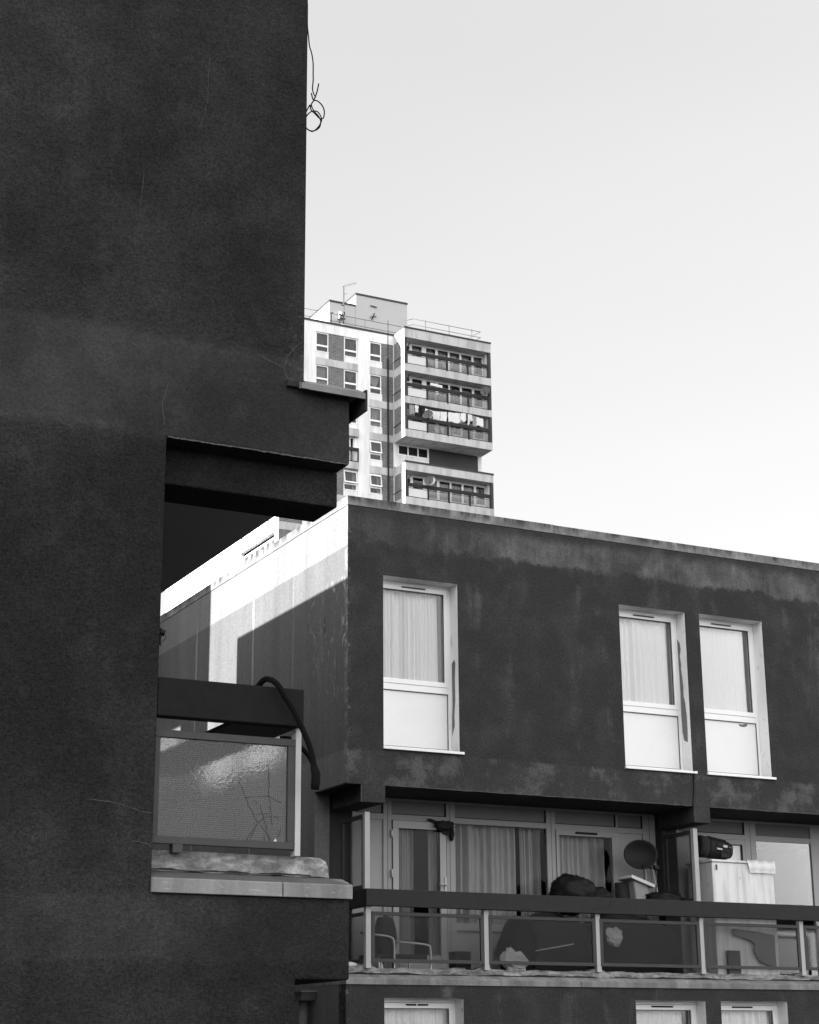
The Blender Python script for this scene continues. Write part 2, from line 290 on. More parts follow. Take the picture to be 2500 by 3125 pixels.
# ------------------------------------------------------------------ mesh helpers (world coordinates)
class MB:
    def __init__(s): s.v = []; s.f = []; s.sm = []
    def add(s, vs, fs, smooth=False):
        o = len(s.v); s.v += [tuple(p) for p in vs]; s.f += [tuple(i+o for i in f) for f in fs]; s.sm += [smooth]*len(fs); return s
    def box(s, x0, x1, y0, y1, z0, z1):
        v = [(x, y, z) for x in (x0, x1) for y in (y0, y1) for z in (z0, z1)]
        return s.add(v, [(0,1,3,2),(4,6,7,5),(0,4,5,1),(2,3,7,6),(0,2,6,4),(1,5,7,3)])
    def obox(s, c, ax, ay, az):         # oriented box: centre and three half-axis vectors
        c, ax, ay, az = map(Vector, (c, ax, ay, az))
        v = [c+ax*i+ay*j+az*k for i in (-1,1) for j in (-1,1) for k in (-1,1)]
        return s.add(v, [(0,1,3,2),(4,6,7,5),(0,4,5,1),(2,3,7,6),(0,2,6,4),(1,5,7,3)])
    def poly(s, pts): return s.add(pts, [tuple(range(len(pts)))])
    def prism(s, pts, d):               # planar outline + extrusion vector
        n = len(pts); a = [Vector(p) for p in pts]; b = [p+Vector(d) for p in a]
        return s.add(a+b, [tuple(range(n))[::-1], tuple(range(n, 2*n))]+[(i, (i+1) % n, n+(i+1) % n, n+i) for i in range(n)])
    def tube(s, pts, r, n=8, caps=True):
        P = [Vector(p) for p in pts]; rr = r if isinstance(r, (list, tuple)) else [r]*len(P)
        vs = []; t0 = None; nrm = None
        for i, p in enumerate(P):
            t = (P[min(i+1, len(P)-1)]-P[max(i-1, 0)]).normalized()
            if nrm is None: nrm = t.orthogonal().normalized()
            else: nrm = (nrm - t*nrm.dot(t)).normalized()
            b = t.cross(nrm)
            vs += [p+(nrm*math.cos(2*math.pi*k/n)+b*math.sin(2*math.pi*k/n))*rr[i] for k in range(n)]
        fs = [(i*n+k, i*n+(k+1) % n, (i+1)*n+(k+1) % n, (i+1)*n+k) for i in range(len(P)-1) for k in range(n)]
        s.add(vs, fs, True)
        if caps: s.add(vs[:n], [tuple(range(n))[::-1]]); s.add(vs[-n:], [tuple(range(n))])
        return s
    def bar(s, a, b, r, n=6): return s.tube([a, b], r, n)
    def blob(s, c, r, seed=0, amp=.12, nu=28, nv=16, flat=None, fq=2.2, smooth=True):
        from mathutils import noise as nz
        c = Vector(c); vs = []
        for j in range(nv+1):
            th = math.pi*j/nv
            for i in range(nu):
                ph = 2*math.pi*i/nu; d = Vector((math.sin(th)*math.cos(ph), math.sin(th)*math.sin(ph), math.cos(th)))
                k = 1+amp*(nz.noise(d*fq+Vector((seed*7.1, seed, 0)))*1.4+.5*nz.noise(d*fq*3+Vector((0, seed*3.3, 1))))
                p = c+Vector((d.x*r[0], d.y*r[1], d.z*r[2]))*k
                if flat is not None: p.z = max(p.z, flat)
                vs.append(p)
        fs = [(j*nu+i, j*nu+(i+1) % nu, (j+1)*nu+(i+1) % nu, (j+1)*nu+i) for j in range(nv) for i in range(nu)]
        return s.add(vs, fs, smooth)
    def sheet(s, x0, x1, z0, z1, yf, nx=60, nz=10, xf=None):   # hanging cloth: y=yf(x,z)
        vs = []
        for j in range(nz+1):
            for i in range(nx+1):
                u, w = i/nx, j/nz; x = x0+(x1-x0)*u; z = z0+(z1-z0)*w
                if xf: x = xf(u, w, x)
                vs.append((x, yf(x, z), z))
        return s.add(vs, [(j*(nx+1)+i, j*(nx+1)+i+1, (j+1)*(nx+1)+i+1, (j+1)*(nx+1)+i) for j in range(nz) for i in range(nx)], True)
    def wall(s, axis, c, a0, a1, z0, z1, holes, depth, flip=False):
        # wall slab with real openings; axis 'y' -> plane y=c spanning x, thickness to y=c+depth; axis 'x' -> plane x=c spanning y
        A = sorted({a0, a1, *[min(max(h[k], a0), a1) for h in holes for k in (0, 1)]}); Z = sorted({z0, z1, *[min(max(h[k], z0), z1) for h in holes for k in (2, 3)]})
        P = (lambda a, d, z: (a, c+d, z)) if axis == 'y' else (lambda a, d, z: (c+d, a, z))
        inh = lambda a, z: any(h[0] < a < h[1] and h[2] < z < h[3] for h in holes)
        solid = {}
        for i in range(len(A)-1):
            for j in range(len(Z)-1): solid[i, j] = not inh((A[i]+A[i+1])/2, (Z[j]+Z[j+1])/2)
        for (i, j), on in solid.items():
            if not on: continue
            q = (A[i], A[i+1], Z[j], Z[j+1])
            for d in (0, depth): s.poly([P(q[0], d, q[2]), P(q[1], d, q[2]), P(q[1], d, q[3]), P(q[0], d, q[3])])
            for (di, dj, e) in ((-1, 0, ((q[0], q[2]), (q[0], q[3]))), (1, 0, ((q[1], q[2]), (q[1], q[3]))), (0, -1, ((q[0], q[2]), (q[1], q[2]))), (0, 1, ((q[0], q[3]), (q[1], q[3])))):
                if not solid.get((i+di, j+dj), False):
                    s.poly([P(e[0][0], 0, e[0][1]), P(e[1][0], 0, e[1][1]), P(e[1][0], depth, e[1][1]), P(e[0][0], depth, e[0][1])])
        return s

BASE = {}
def thing(name, label, cat, loc=(0, 0, 0), group=None):
    o = bpy.data.objects.new(name, None); COL.objects.link(o); o.location = loc; o.empty_display_size = .1
    o['label'] = label; o['category'] = cat
    if group: o['group'] = group
    BASE[o.name] = Vector(loc); return o
def obj(name, mb, mat, parent=None, label=None, bevel=0.0, weld=True):
    me = bpy.data.meshes.new(name); off = BASE[parent.name] if parent else Vector((0, 0, 0))
    me.from_pydata([tuple(Vector(p)-off) for p in mb.v], [], mb.f); me.update()
    for p, f in zip(me.polygons, mb.sm): p.use_smooth = f
    bm = bmesh.new(); bm.from_mesh(me)
    if weld: bmesh.ops.remove_doubles(bm, verts=bm.verts, dist=1e-5)
    bmesh.ops.recalc_face_normals(bm, faces=bm.faces); bm.to_mesh(me); bm.free()
    me.materials.append(mat)
    o = bpy.data.objects.new(name, me); COL.objects.link(o)
    if parent: o.parent = parent; BASE[o.name] = off
    else: BASE[o.name] = Vector((0, 0, 0))
    if label: o['label'] = label
    if bevel:
        b = o.modifiers.new('bevel', 'BEVEL'); b.width = bevel; b.segments = 2; b.limit_method = 'ANGLE'; b.angle_limit = R(40); b.use_clamp_overlap = True
    return o
def single(name, mb, mat, label, cat, group=None, bevel=0.0):     # a thing that is one mesh, origin at its base
    c = Vector([(min(p[i] for p in mb.v)+max(p[i] for p in mb.v))/2 for i in range(3)]); c.z = min(p[2] for p in mb.v)
    mb.v = [tuple(Vector(p)-c) for p in mb.v]
    o = obj(name, mb, mat, None, label, bevel); o.location = c; o['category'] = cat
    if group: o['group'] = group
    return o
def copy_tree(o, parent=None):
    c = o.copy(); COL.objects.link(c)
    if parent: c.parent = parent
    for ch in list(o.children): copy_tree(ch, c)
    return c
def ribbon(mb, pts, w, n):              # thin strip following a crack; n = outward normal
    n = Vector(n)
    for a, b in zip(pts[:-1], pts[1:]):
        a, b = Vector(a), Vector(b); t = (b-a).normalized(); s_ = t.cross(n)*w/2*random.uniform(.6, 1.3)
        mb.prism([a-s_, b-s_, b+s_, a+s_], n*.0015)
def jitter(pts, k, sub=5):
    out = []
    for a, b in zip(pts[:-1], pts[1:]):
        a, b = Vector(a), Vector(b)
        for i in range(sub): out.append(a.lerp(b, i/sub)+Vector((random.uniform(-k, k), 0, random.uniform(-k, k))*1))
    return out+[Vector(pts[-1])]
def smoothpts(pts, sub=6):
    P = [Vector(p) for p in pts]; P = [2*P[0]-P[1]]+P+[2*P[-1]-P[-2]]; out = []
    for i in range(1, len(P)-2):
        for k in range(sub):
            t = k/sub; a, b, c, d = P[i-1:i+3]
            out.append(.5*((2*b)+(c-a)*t+(2*a-5*b+4*c-d)*t*t+(3*b-a-3*c+d)*t**3))
    return out+[P[-2]]

# ------------------------------------------------------------------ the ground
g = obj('ground', MB().box(-900, 900, -900, 900, -1, 0), MT['ground']); g['kind'] = 'structure'

# ------------------------------------------------------------------ the dark building close by on the left
N = 9.3
nb = thing('apartment_building', 'dark rendered apartment building close by on the left, with a cut out corner balcony', 'building', (0, 12, 0))
HN = 10.67
w = MB()
w.prism([(x, N, z) for x, z in ((-7, 0), (4.026, 0), (4.026, 2.025), (4.353, 2.025), (4.353, 2.4655), (3.178, 2.4655), (3.178, 5.055), (4.345, 5.055), (4.345, 5.516), (4.04, 5.516), (4.04, HN), (-7, HN))], (0, 6.7, 0))
obj('wall', w, MT['near'], nb, bevel=.012)
obj('beam', MB().box(3.178, 4.337, 9.458, 9.812, 4.827, 5.0545), MT['near'], nb, 'dark beam set back under the slab edge', bevel=.01)
obj('ceiling', MB().box(3.179, 4.343, 9.814, 15.9, 5.050, 5.0538), MT['ceil'], nb, 'plain grey balcony ceiling')
# lead flashing on the slab end
fl = MB()
fl.prism([(4.04, N-.075, 5.47), (4.04, N-.075, 5.508), (4.04, N+.02, 5.56), (4.04, N+.3, 5.60), (4.04, N+.3, 5.5165), (4.04, N-.002, 5.5165), (4.04, N-.060, 5.47)], (.375, 0, 0))
fl.prism([(3.99, N-.075, 5.472), (3.99, N-.075, 5.510), (3.99, N-.003, 5.54), (3.99, N-.003, 5.50), (3.99, N-.06, 5.472)], (.05, 0, 0))
obj('flashing_lip', MB().box(4.4155, 4.43, N-.074, N+1.2, 5.395, 5.53), MT['rail'], nb, 'turned down end of the flashing, coloured dark for its shade'); fl.box(4.04, 4.415, N+.3, N+1.2, 5.5165, 5.60)  # lip gets a dark colour for the shade it hangs in
obj('lead_flashing', fl, MT['lead'], nb, 'folded lead flashing over the slab end')
obj('flashing_shadow_gap', MB().box(3.915, 3.99, N-.035, N-.002, 5.49, 5.525), MT['dark'], nb)
cr = MB()
yC = N-.0016
for pts, wd in (([(3.368, 7.6), (3.367, 7.417), (3.363, 7.304), (3.348, 7.203), (3.317, 7.09)], .0022), ([(2.972, 6.71), (2.967, 6.583), (2.96, 6.489), (2.966, 6.418)], .0022),
                ([(3.174, 5.392), (3.158, 5.323), (3.144, 5.271), (3.145, 5.214), (3.156, 5.158), (3.157, 5.129)], .003), ([(2.80, 2.945), (2.989, 2.929), (3.102, 2.893), (3.148, 2.889), (3.176, 2.89)], .003),
                ([(3.06, 2.735), (3.109, 2.73), (3.139, 2.723), (3.17, 2.707)], .003), ([(3.723, 5.67), (3.819, 5.639), (3.898, 5.61), (3.911, 5.582), (3.934, 5.54)], .0035), ([(3.902, 5.611), (3.919, 5.683), (3.966, 5.744), (4.0, 5.785)], .0035)):
    ribbon(cr, jitter([(x, yC, z) for x, z in pts], .003), wd, (0, -1, 0))
obj('crack', cr, MT['crack'], nb, 'pale hairline cracks in the dark render')['kind'] = 'stuff'
ch = MB(); ribbon(ch, jitter([(3.18, N-.0016, 5.058), (3.6, N-.0016, 5.058), (4.335, N-.0016, 5.058)], .0022, 30), .008, (0, -1, 0))
obj('worn_edge', ch, MT['crack'], nb, 'chipped pale arris along the slab underside')
# ledge, mortar upstand
led = MB(); X1 = 4.362
for xa, xb in ((3.174, 3.932), (3.938, X1)):
    led.prism([(xa, N-.022, 2.466), (xa, N-.022, 2.543), (xa, N+.12, 2.590), (xa, N+.12, 2.466)], (xb-xa, 0, 0))
led.box(4.24, X1, N+.1205, N+2, 2.466, 2.543)
lt_ = MB()
for xa, xb in ((3.176, 3.930), (3.940, X1-.006)):
    xt = min(xb, 4.27); lt_.add([(xa, N-.012, 2.5485), (xb, N-.012, 2.5485), (xt, N+.12, 2.592), (xa, N+.12, 2.592), (xa, N-.012, 2.546), (xb, N-.012, 2.546), (xt, N+.12, 2.59), (xa, N+.12, 2.59)], [(0, 1, 2, 3), (0, 1, 5, 4), (1, 2, 6, 5), (0, 3, 7, 4)])
lt_.add([(X1-.006, N-.012, 2.5485), (X1-.006, N+2, 2.5485), (4.27, N+2, 2.592), (4.27, N+.12, 2.592)], [(0, 1, 2, 3)])
obj('ledge_top', lt_, MT['ledgetop'], nb, 'dirt darkened sloping top of the ledge')
obj('ledge', led, MT['ledge'], nb, 'worn pale concrete ledge below the wired glass', bevel=.004)
cu = MB(); pr = [(3.19, 2.598), (3.19, 2.708)]
import mathutils
top = [(3.19+(4.17-3.19)*i/24, 2.708-.004*i/24+.0015*random.uniform(-1, 1)) for i in range(25)]+[(4.22, 2.702), (4.256, 2.684), (4.272, 2.65), (4.274, 2.615)]
bot = [(4.28, 2.590)]+[(4.25-(4.25-3.19)*i/30, 2.594+.002*math.sin(i*.9)+.0015*random.uniform(-1, 1)) for i in range(31)]
cu.prism([(x, N+.115, z) for x, z in top+bot], (0, 1.6, 0))
obj('mortar_upstand', cu, MT['mortar'], nb, 'smeared pale mortar upstand with a rounded end', bevel=.006)
dk = MB()
dk.prism([(x, N+.112, z) for x, z in [(3.20, 2.601)]+[(3.2+.95*i/30, 2.606+.004*math.sin(i*.55)+.003*random.uniform(-1, 1)) for i in range(31)]+[(4.17, 2.600)]], (0, .006, 0))
obj('dirt_line', dk, MT['dark'], nb)

# balcony balustrade builder: rail, posts, framed glass panels
def balustrade(parent, Y, rail, panels, zf, posts, pz, glass, rth=.09, rm='rail'):
    b = obj('balustrade_rail', MB().box(rail[0], rail[1], Y, Y+rth, rail[2], rail[3]), MT[rm], parent, 'wide dark handrail board', bevel=.006)
    for (a, c) in panels:
        t = .042; f = MB(); z0, z1 = zf; y = Y+.052
        f.box(a, c, y, y+.035, z1-t, z1); f.box(a, c, y, y+.035, z0, z0+t); f.box(a, a+t, y+.0015, y+.0335, z0+t, z1-t); f.box(c-t, c, y+.0015, y+.0335, z0+t, z1-t)
        fo = obj('panel_frame', f, MT['pframe'], parent, bevel=.003)
        obj('pane', MB().box(a+t-.004, c-t+.004, y+.014, y+.020, z0+t-.004, z1-t+.004), glass, fo)
    for (x, z0, z1) in posts:
        obj('post', MB().box(x, x+pz, Y+.062, Y+.13, z0, z1), MT['post'], parent, bevel=.003)
    return b
balustrade(nb, N, (3.1785, 4.06, 3.428, 3.645), [(3.1785, 4.03)], (2.735, 3.362), [], .068, MT['wired'], rm='railn')
obj('post', MB().box(4.034, 4.068, N+.05, N+.12, 2.70, 3.428), MT['post'], nb, 'pale metal post beside the wired glass', bevel=.003)
obj('post', MB().box(3.31, 3.365, N+.05, N+.11, 2.69, 2.735), MT['pframe'], nb)
obj('balustrade_rail', MB().box(3.65, 4.058, N+.092, 11.4, 3.432, 3.455), MT['rail'], nb, 'dark return board of the handrail', bevel=.006)
# cracked corner of the wired glass
gc = MB(); zz = N+.0635
def P(x, y): # z8-crop fractions of the pane -> pane coordinates
    return (3.19+(x-45)/(1345-45)*.785, zz, 3.325-(y-690)/(1640-690)*.56)
for ln in ([(870, 1065), (910, 1130), (945, 1210), (1000, 1320), (1070, 1450)], [(1070, 1460), (1030, 1540), (1000, 1640)], [(1065, 1470), (990, 1570), (960, 1640)], [(1160, 850), (1180, 960), (1182, 1180), (1200, 1320), (1218, 1480)],
           [(1090, 1270), (1125, 1380), (1160, 1500), (1200, 1610)], [(1075, 1450), (1140, 1400), (1220, 1380), (1310, 1390)], [(1040, 1380), (1100, 1365), (1200, 1358)], [(950, 1215), (1060, 1200), (1180, 1190), (1310, 1250)],
           [(1030, 1245), (1070, 1270)], [(1110, 1480), (1170, 1560), (1215, 1630)], [(1310, 1480), (1290, 1560), (1240, 1620)], [(1140, 1560), (1145, 1640)], [(1080, 720), (1115, 770)]):
    ribbon(gc, jitter([P(*q) for q in ln], .0028, 4), .0015, (0, -1, 0))
obj('glass_crack', gc, MT['dark'], nb, 'dark star crack in the wired glass')['kind'] = 'stuff'
obj('glass_chip', MB().prism([P(1215, 1640), P(1255, 1590), P(1280, 1650)], (0, -.003, 0)), MT['lt'], nb)

# loose hose over the rail
hp = [(4.02, 9.56, 3.40), (4.083, 9.53, 3.392), (4.16, 9.47, 3.30), (4.165, 9.40, 3.22), (4.135, 9.32, 3.12)]
fr = [(3.80, 9.42, 3.57), (3.806, 9.405, 3.645), (3.826, 9.34, 3.690), (3.842, 9.28, 3.680), (3.856, 9.255, 3.664), (3.881, 9.25, 3.639), (3.915, 9.25, 3.588), (3.973, 9.25, 3.508), (4.033, 9.25, 3.398), (4.075, 9.25, 3.309), (4.101, 9.25, 3.212), (4.111, 9.25, 3.145), (4.109, 9.25, 3.10)]
hose = thing('hose', 'black rubber hose slung over the dark handrail, its ends taped together', 'hose', (4.1, 9.25, 3.09))
obj('tube', MB().tube(smoothpts(fr), .017, 10), MT['rubber'], hose)
obj('tube', MB().tube(smoothpts(hp), .014, 10), MT['rubber'], hose)
tp = MB().tube([(4.103, 9.252, 3.20), (4.116, 9.25, 3.15), (4.113, 9.25, 3.10), (4.109, 9.25, 3.068)], [.021, .027, .026, .023], 10)
obj('taped_end', tp, MT['rubber'], hose)
# loose wire at the top corner
Wx = 4.05
wire = thing('wire', 'thin black wire hanging in tangled loops from the top edge of the dark wall', 'wire', (4.09, 9.33, 7.28))
w1 = [(4.045, 8.2), (4.05, 8.05), (4.059, 7.966), (4.063, 7.893), (4.075, 7.837), (4.085, 7.767), (4.089, 7.695), (4.094, 7.652), (4.091, 7.593), (4.097, 7.554), (4.107, 7.525)]
w2 = [(4.135, 7.642), (4.132, 7.604), (4.12, 7.557), (4.101, 7.509), (4.083, 7.475), (4.087, 7.448), (4.111, 7.425), (4.139, 7.41), (4.156, 7.379), (4.147, 7.333), (4.117, 7.297), (4.085, 7.281), (4.057, 7.289), (4.042, 7.334), (4.056, 7.389), (4.09, 7.431), (4.125, 7.434), (4.146, 7.405), (4.154, 7.371), (4.133, 7.323), (4.098, 7.29), (4.064, 7.298)]
w3 = [(4.089, 7.567), (4.107, 7.528), (4.138, 7.526), (4.167, 7.497), (4.178, 7.456), (4.175, 7.412), (4.168, 7.4), (4.153, 7.402), (4.121, 7.43), (4.09, 7.448), (4.079, 7.474), (4.065, 7.449), (4.048, 7.409)]
for k, ww in enumerate((w1, w2, w3)):
    obj('strand', MB().tube(smoothpts([(x, N+.03+.012*k+.01*math.sin(i), z) for i, (x, z) in enumerate(ww)], 5), .0042, 6), MT['rubber'], wire)
# small bundle of cable at the pillar arris
cb = thing('cable_bundle', 'small black cable bundle sticking out of the pillar edge below the soffit', 'cable', (3.2, N, 3.83))
mb = MB().blob((3.198, N+.03, 3.905), (.022, .02, .018), 3, .5, 14, 8)
mb.tube(smoothpts([(3.186, N+.03, 3.93), (3.19, N+.03, 3.88), (3.188, N+.03, 3.83)]), .006, 6)
obj('plug', mb, MT['black'], cb)
obj('strand', MB().tube(smoothpts([(3.21, N+.03, 3.90), (3.223, N+.03, 3.876), (3.205, N+.03, 3.855), (3.19, N+.03, 3.835), (3.199, N+.03, 3.828)]), .0022, 5), MT['black'], cb)

# unseen slotted walls, added to throw the stepped shadow on the facing block
cast_walls = thing('apartment_building', 'unseen dark walls added behind the dark rendered building to cast shadow', 'building', (3.4, 20, 0))
obj('wall', MB().wall('x', 2.8, 16.003, 24.56, 0, 8.45, [(22.89, 24.40, 6.44, 6.95)], 1.24), MT['near'], cast_walls)
obj('wall', MB().wall('x', 2.8, 24.561, 25.869, 0, 6.44, [], 1.24), MT['near'], cast_walls)
obj('wall', MB().wall('x', 2.8, 25.87, 44, 0, 14, [(26.9, 28.2, 6.94, 7.75)], 1.24), MT['near'], cast_walls)

# ------------------------------------------------------------------ the facing block with balcony
F = 20.0; XC = 9.32; XR = 26.0
mb_ = thing('maisonette_block', 'low flat roofed block with white windows and a cluttered balcony, corner facing the viewer', 'building', (XC, F, 0))
WIN = [(9.825, 10.917, 5.37, 7.60), (13.455, 14.56, 5.355, 7.60), (14.806, 15.911, 5.355, 7.61), (18.45, 19.555, 5.355, 7.60)]
LOW = [(9.825, 10.917, .30, 2.312), (13.455, 14.56, .30, 2.312), (14.808, 15.913, .30, 2.312), (18.45, 19.555, .30, 2.312)]
fw_ = MB()
fw_.wall('y', F, XC+.003, XR, 4.875, 8.481, WIN, .21)
fw_.wall('y', F, XC-.007, XR, 0, 2.464, LOW, .21)
obj('front_wall', fw_, MT['front'], mb_)
BK = 20.95
for a, c in ((9.513, 9.848), (14.54, 14.81), (19.5, 19.77)): obj('cross_wall_beam', MB().box(a, c, F+.001, BK-.1, 4.656, 4.8745), MT['front'], mb_, bevel=.006)
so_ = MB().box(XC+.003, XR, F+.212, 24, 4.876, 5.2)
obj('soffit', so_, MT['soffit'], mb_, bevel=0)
sd = MB(); sd.box(XC, XC+.21, F+.2115, 44, 4.888, 8.481); sd.box(XC, XC+.21, 20.98, 44, 0, 4.888)
sd.box(XC, XC+.003, F+.0008, F+.2115, 4.888, 8.481); sd.box(XC-.01, XC+.2, F+.2115, 20.98, 0, 2.464)
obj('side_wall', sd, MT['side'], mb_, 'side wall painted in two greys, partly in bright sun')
# recess end wall seen behind the balcony screen, party wall
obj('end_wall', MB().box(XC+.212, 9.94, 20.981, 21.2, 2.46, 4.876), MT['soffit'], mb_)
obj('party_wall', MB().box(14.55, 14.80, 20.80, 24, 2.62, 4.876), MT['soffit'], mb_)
ro = MB(); ro.box(XC+.012, XR, F+.012, 44, 8.481, 8.50)
obj('roof', ro, MT['soffit'], mb_)
cp = MB(); xs = [XC-.006, 9.95, 12.44, 15.402, 18.2, XR]
for i in range(5): cp.box(xs[i]+(.004 if i else 0), xs[i+1], F-.006, F+.30, 8.489+.002*math.sin(i*3), 8.612+.003*math.sin(i*2))
cp.box(XC-.006, XC+.30, F+.302, 44, 8.489, 8.612)
obj('coping', cp, MT['coping'], mb_, 'rain stained concrete coping in jointed lengths', bevel=.004)
obj('shadow_gap', MB().box(XC+.001, XR, F+.002, 44, 8.4805, 8.4892), MT['dark'], mb_)
ck = MB()
for pts in ([(10.919, 5.272), (10.946, 5.145), (10.973, 5.028), (11.009, 4.88)], [(12.025, 5.162), (12.009, 5.022), (11.99, 4.88)]):
    ribbon(ck, jitter([(x, F-.0014, z) for x, z in pts], .006), .007, (0, -1, 0))
obj('crack', ck, MT['crack'], mb_)['kind'] = 'stuff'
for a, c in ((9.86, 14.53), (14.82, 19.48)):
    we = MB(); ribbon(we, jitter([(a, F-.001, 4.879), (c, F-.001, 4.879)], .003, 60), .010, (0, -1, 0)); obj('worn_edge', we, MT['crack'], mb_, 'chipped pale edge along the soffit')
for x, z0, z1 in ((9.516, 4.66, 4.87), (9.33, 4.9, 5.2)):
    we = MB(); ribbon(we, jitter([(x, F-.001, z0), (x, F-.001, z1)], .004, 10), .012, (0, -1, 0)); obj('worn_edge', we, MT['crack'], mb_)
ho = MB().prism([(XC-.0015, 20.70+.03*a, z) for a, z in ((0, 7.15), (.5, 7.08), (.2, 7.02), (.6, 6.96), (.1, 6.90), (-.5, 6.97), (-.2, 7.04), (-.6, 7.09))], (.001, 0, 0))
obj('hole', ho, MT['dark'], mb_, 'small dark hole broken in the side wall')

def curtain_mesh(x0, x1, z0, z1, y, fold=.09, amp=.02, seed=0, lean=0.0, env=None):
    rr = random.Random(seed); ph = [rr.uniform(0, 6) for _ in range(4)]
    yf = lambda x, z: y+amp*(env((x-x0)/(x1-x0)) if env else 1)*(math.sin(x/fold*6.28+ph[0]+.3*math.sin(z*1.3+ph[3])+2.2*math.sin(x/fold*1.1+ph[1])+1.1*math.sin(x/fold*2.3+ph[3]))*(.6+.5*math.sin(x/fold*.9+ph[2]))+.5*math.sin(x/fold*2.9+ph[1])+.35*math.sin(x/fold*13+ph[2]))
    return MB().sheet(x0, x1, z0, z1, yf, 120, 10, (lambda u, w_, x: x+lean*u*(1-w_)*.5) if lean else None)

def window(parent, x0, x1, z0, z1, trans, vent, wide=.10, low=False, mat='upvc'):
    y = F+.21
    f = MB(); e = .045
    f.box(x0+.001, x1-.001, y, y+.07, z1-e, z1-.001); f.box(x0+.001, x0+e, y+.001, y+.069, z0, z1-e); f.box(x1-e, x1-.001, y+.001, y+.069, z0, z1-e)
    f.box(x0+e, x1-e, y+.002, y+.068, z0, z0+.05)
    # casement: proud inner frame round the glass
    a, c, b, t = x0+e+.004, x1-e-.004, trans[0]+.03, z1-e-.004; q = wide-e-.004
    f.box(a, c, y-.012, y+.06, t-q*1.25, t); f.box(a, a+q, y-.0125, y+.06, b, t-q*1.25); f.box(c-q, c, y-.0125, y+.06, b, t-q*1.25); f.box(a, c, y-.0118, y+.06, trans[0]-.035, b)
    f.box(x0+e, x1-e, y-.004, y+.064, trans[1], trans[0]-.037)
    wo_ = obj('window', f, MT[mat], parent, bevel=.003)
    obj('pane', MB().box(a+q-.003, c-q+.003, y+.02, y+.026, b, t-q*1.25+.003), MT['glass'], wo_)
    obj('panel', MB().box(x0+e-.002, x1-e+.002, y+.022, y+.05, z0+.048, trans[1]+.002), MT['panelw'], wo_)
    for va, vb in vent:
        obj('vent', MB().box(va, vb, y-.026, y-.0128, z1-.082, z1-.062), MT['tip'] if not low else MT['dark'], wo_, bevel=.004)
    # beads: dark seals round glass and panel
    s_ = MB(); yy = y+.016
    s_.box(a+q, c-q, y-.004, y+.019, t-q*1.25-.008, t-q*1.25-.0005); s_.box(c-q-.007, c-q-.0005, y-.004, y+.019, b, t-q*1.25-.008)
    s_.box(x0+e, x1-e, y+.01, y+.0215, trans[1]-.008, trans[1]-.0005); s_.box(x1-e-.008, x1-e-.0005, y+.008, y+.0215, z0+.05, trans[1]-.008); s_.box(x0+e, x1-e, y+.008, y+.0215, z0+.0505, z0+.057)
    obj('seal', s_, MT['tip'], wo_)
    rv = MB(); d = F+.0015
    rv.poly([(x1-.002, d, z0), (x1-.002, y, z0), (x1-.002, y, z1), (x1-.002, d, z1)]); rv.poly([(x0+.002, d, z0), (x0+.002, y, z0), (x0+.002, y, z1), (x0+.002, d, z1)])
    rv.poly([(x0, d, z1-.002), (x1, d, z1-.002), (x1, y, z1-.002), (x0, y, z1-.002)])
    obj('reveal', rv, MT['reveal'], wo_)
    if not low:
        obj('sill', MB().box(x0-.012, x1+.052, F-.035, y+.002, z0-.035, z0-.002), MT['upvc'], wo_, bevel=.003)
    rm = MB(); ya, yb = y+.06, y+2.4
    rm.box(x0-.28, x1+.28, ya+.02, yb, z0-.1, z1+.35); rm.f.pop(2 if False else -4) ; rm.sm.pop()
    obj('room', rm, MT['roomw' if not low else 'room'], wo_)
    return wo_
# (box face order: -x,+x,-y,+y,-z,+z  -> the popped face is -y, so the room is open towards the window)
vents = [[(10.19, 10.54)], [(13.82, 14.17)], [(15.16, 15.50)], [(18.8, 19.15)]]
TR = [(6.272, 6.152), (6.27, 6.15), (6.27, 6.15), (6.27, 6.15)]
wins = [window(mb_, *WIN[i], TR[i], vents[i]) for i in range(4)]
lv = [[(10.214, 10.355), (10.379, 10.521)], [(13.83, 14.17)], [(15.131, 15.47)], [(18.8, 19.1)]]
lows = [window(mb_, *LOW[i], (1.02, .90), lv[i], low=True) for i in range(4)]
CL = 'net curtains behind the white windows'
cm = [(9.86, 10.775, 6.0, 7.57, .095, .034, 1, 'white net curtain hanging in the top floor window nearest the corner', lambda u: 1.15-.9*u), (13.49, 14.43, 6.0, 7.57, .17, .040, 2, 'white net curtain behind the top floor window left of the hanging black cable', lambda u: .35+1.1*max(0, math.sin(u*5.5-.4))),
      (14.84, 15.80, 6.0, 7.57, .05, .006, 3, 'smooth white net curtain behind the top floor window at the right edge', lambda u: .7), (18.5, 19.5, 6.0, 7.57, .1, .016, 4, 'white net curtain in the top floor window beyond the right edge of the photo', lambda u: 1)]
for a, c, z0, z1, fo, am, sd_, lb, env in cm: single('curtain', curtain_mesh(a, c, z0, z1, F+.325, fo, am, sd_, .03, env), MT['curtain'], lb, 'curtain', CL)
for a, c, fo, am, sd_, lb in ((9.86, 10.88, .08, .02, 5, 'parted white net curtain in the ground floor window nearest the corner'), (13.49, 14.4, .035, .010, 6, 'finely pleated pale curtain in the lower window under the storage box'), (14.9, 15.88, .12, .03, 7, 'bright patterned curtain in the lower window at the right edge')):
    single('curtain', curtain_mesh(a, c, .9, 2.29, F+.345, fo, am, sd_), MT['curtain'], lb, 'curtain', CL)
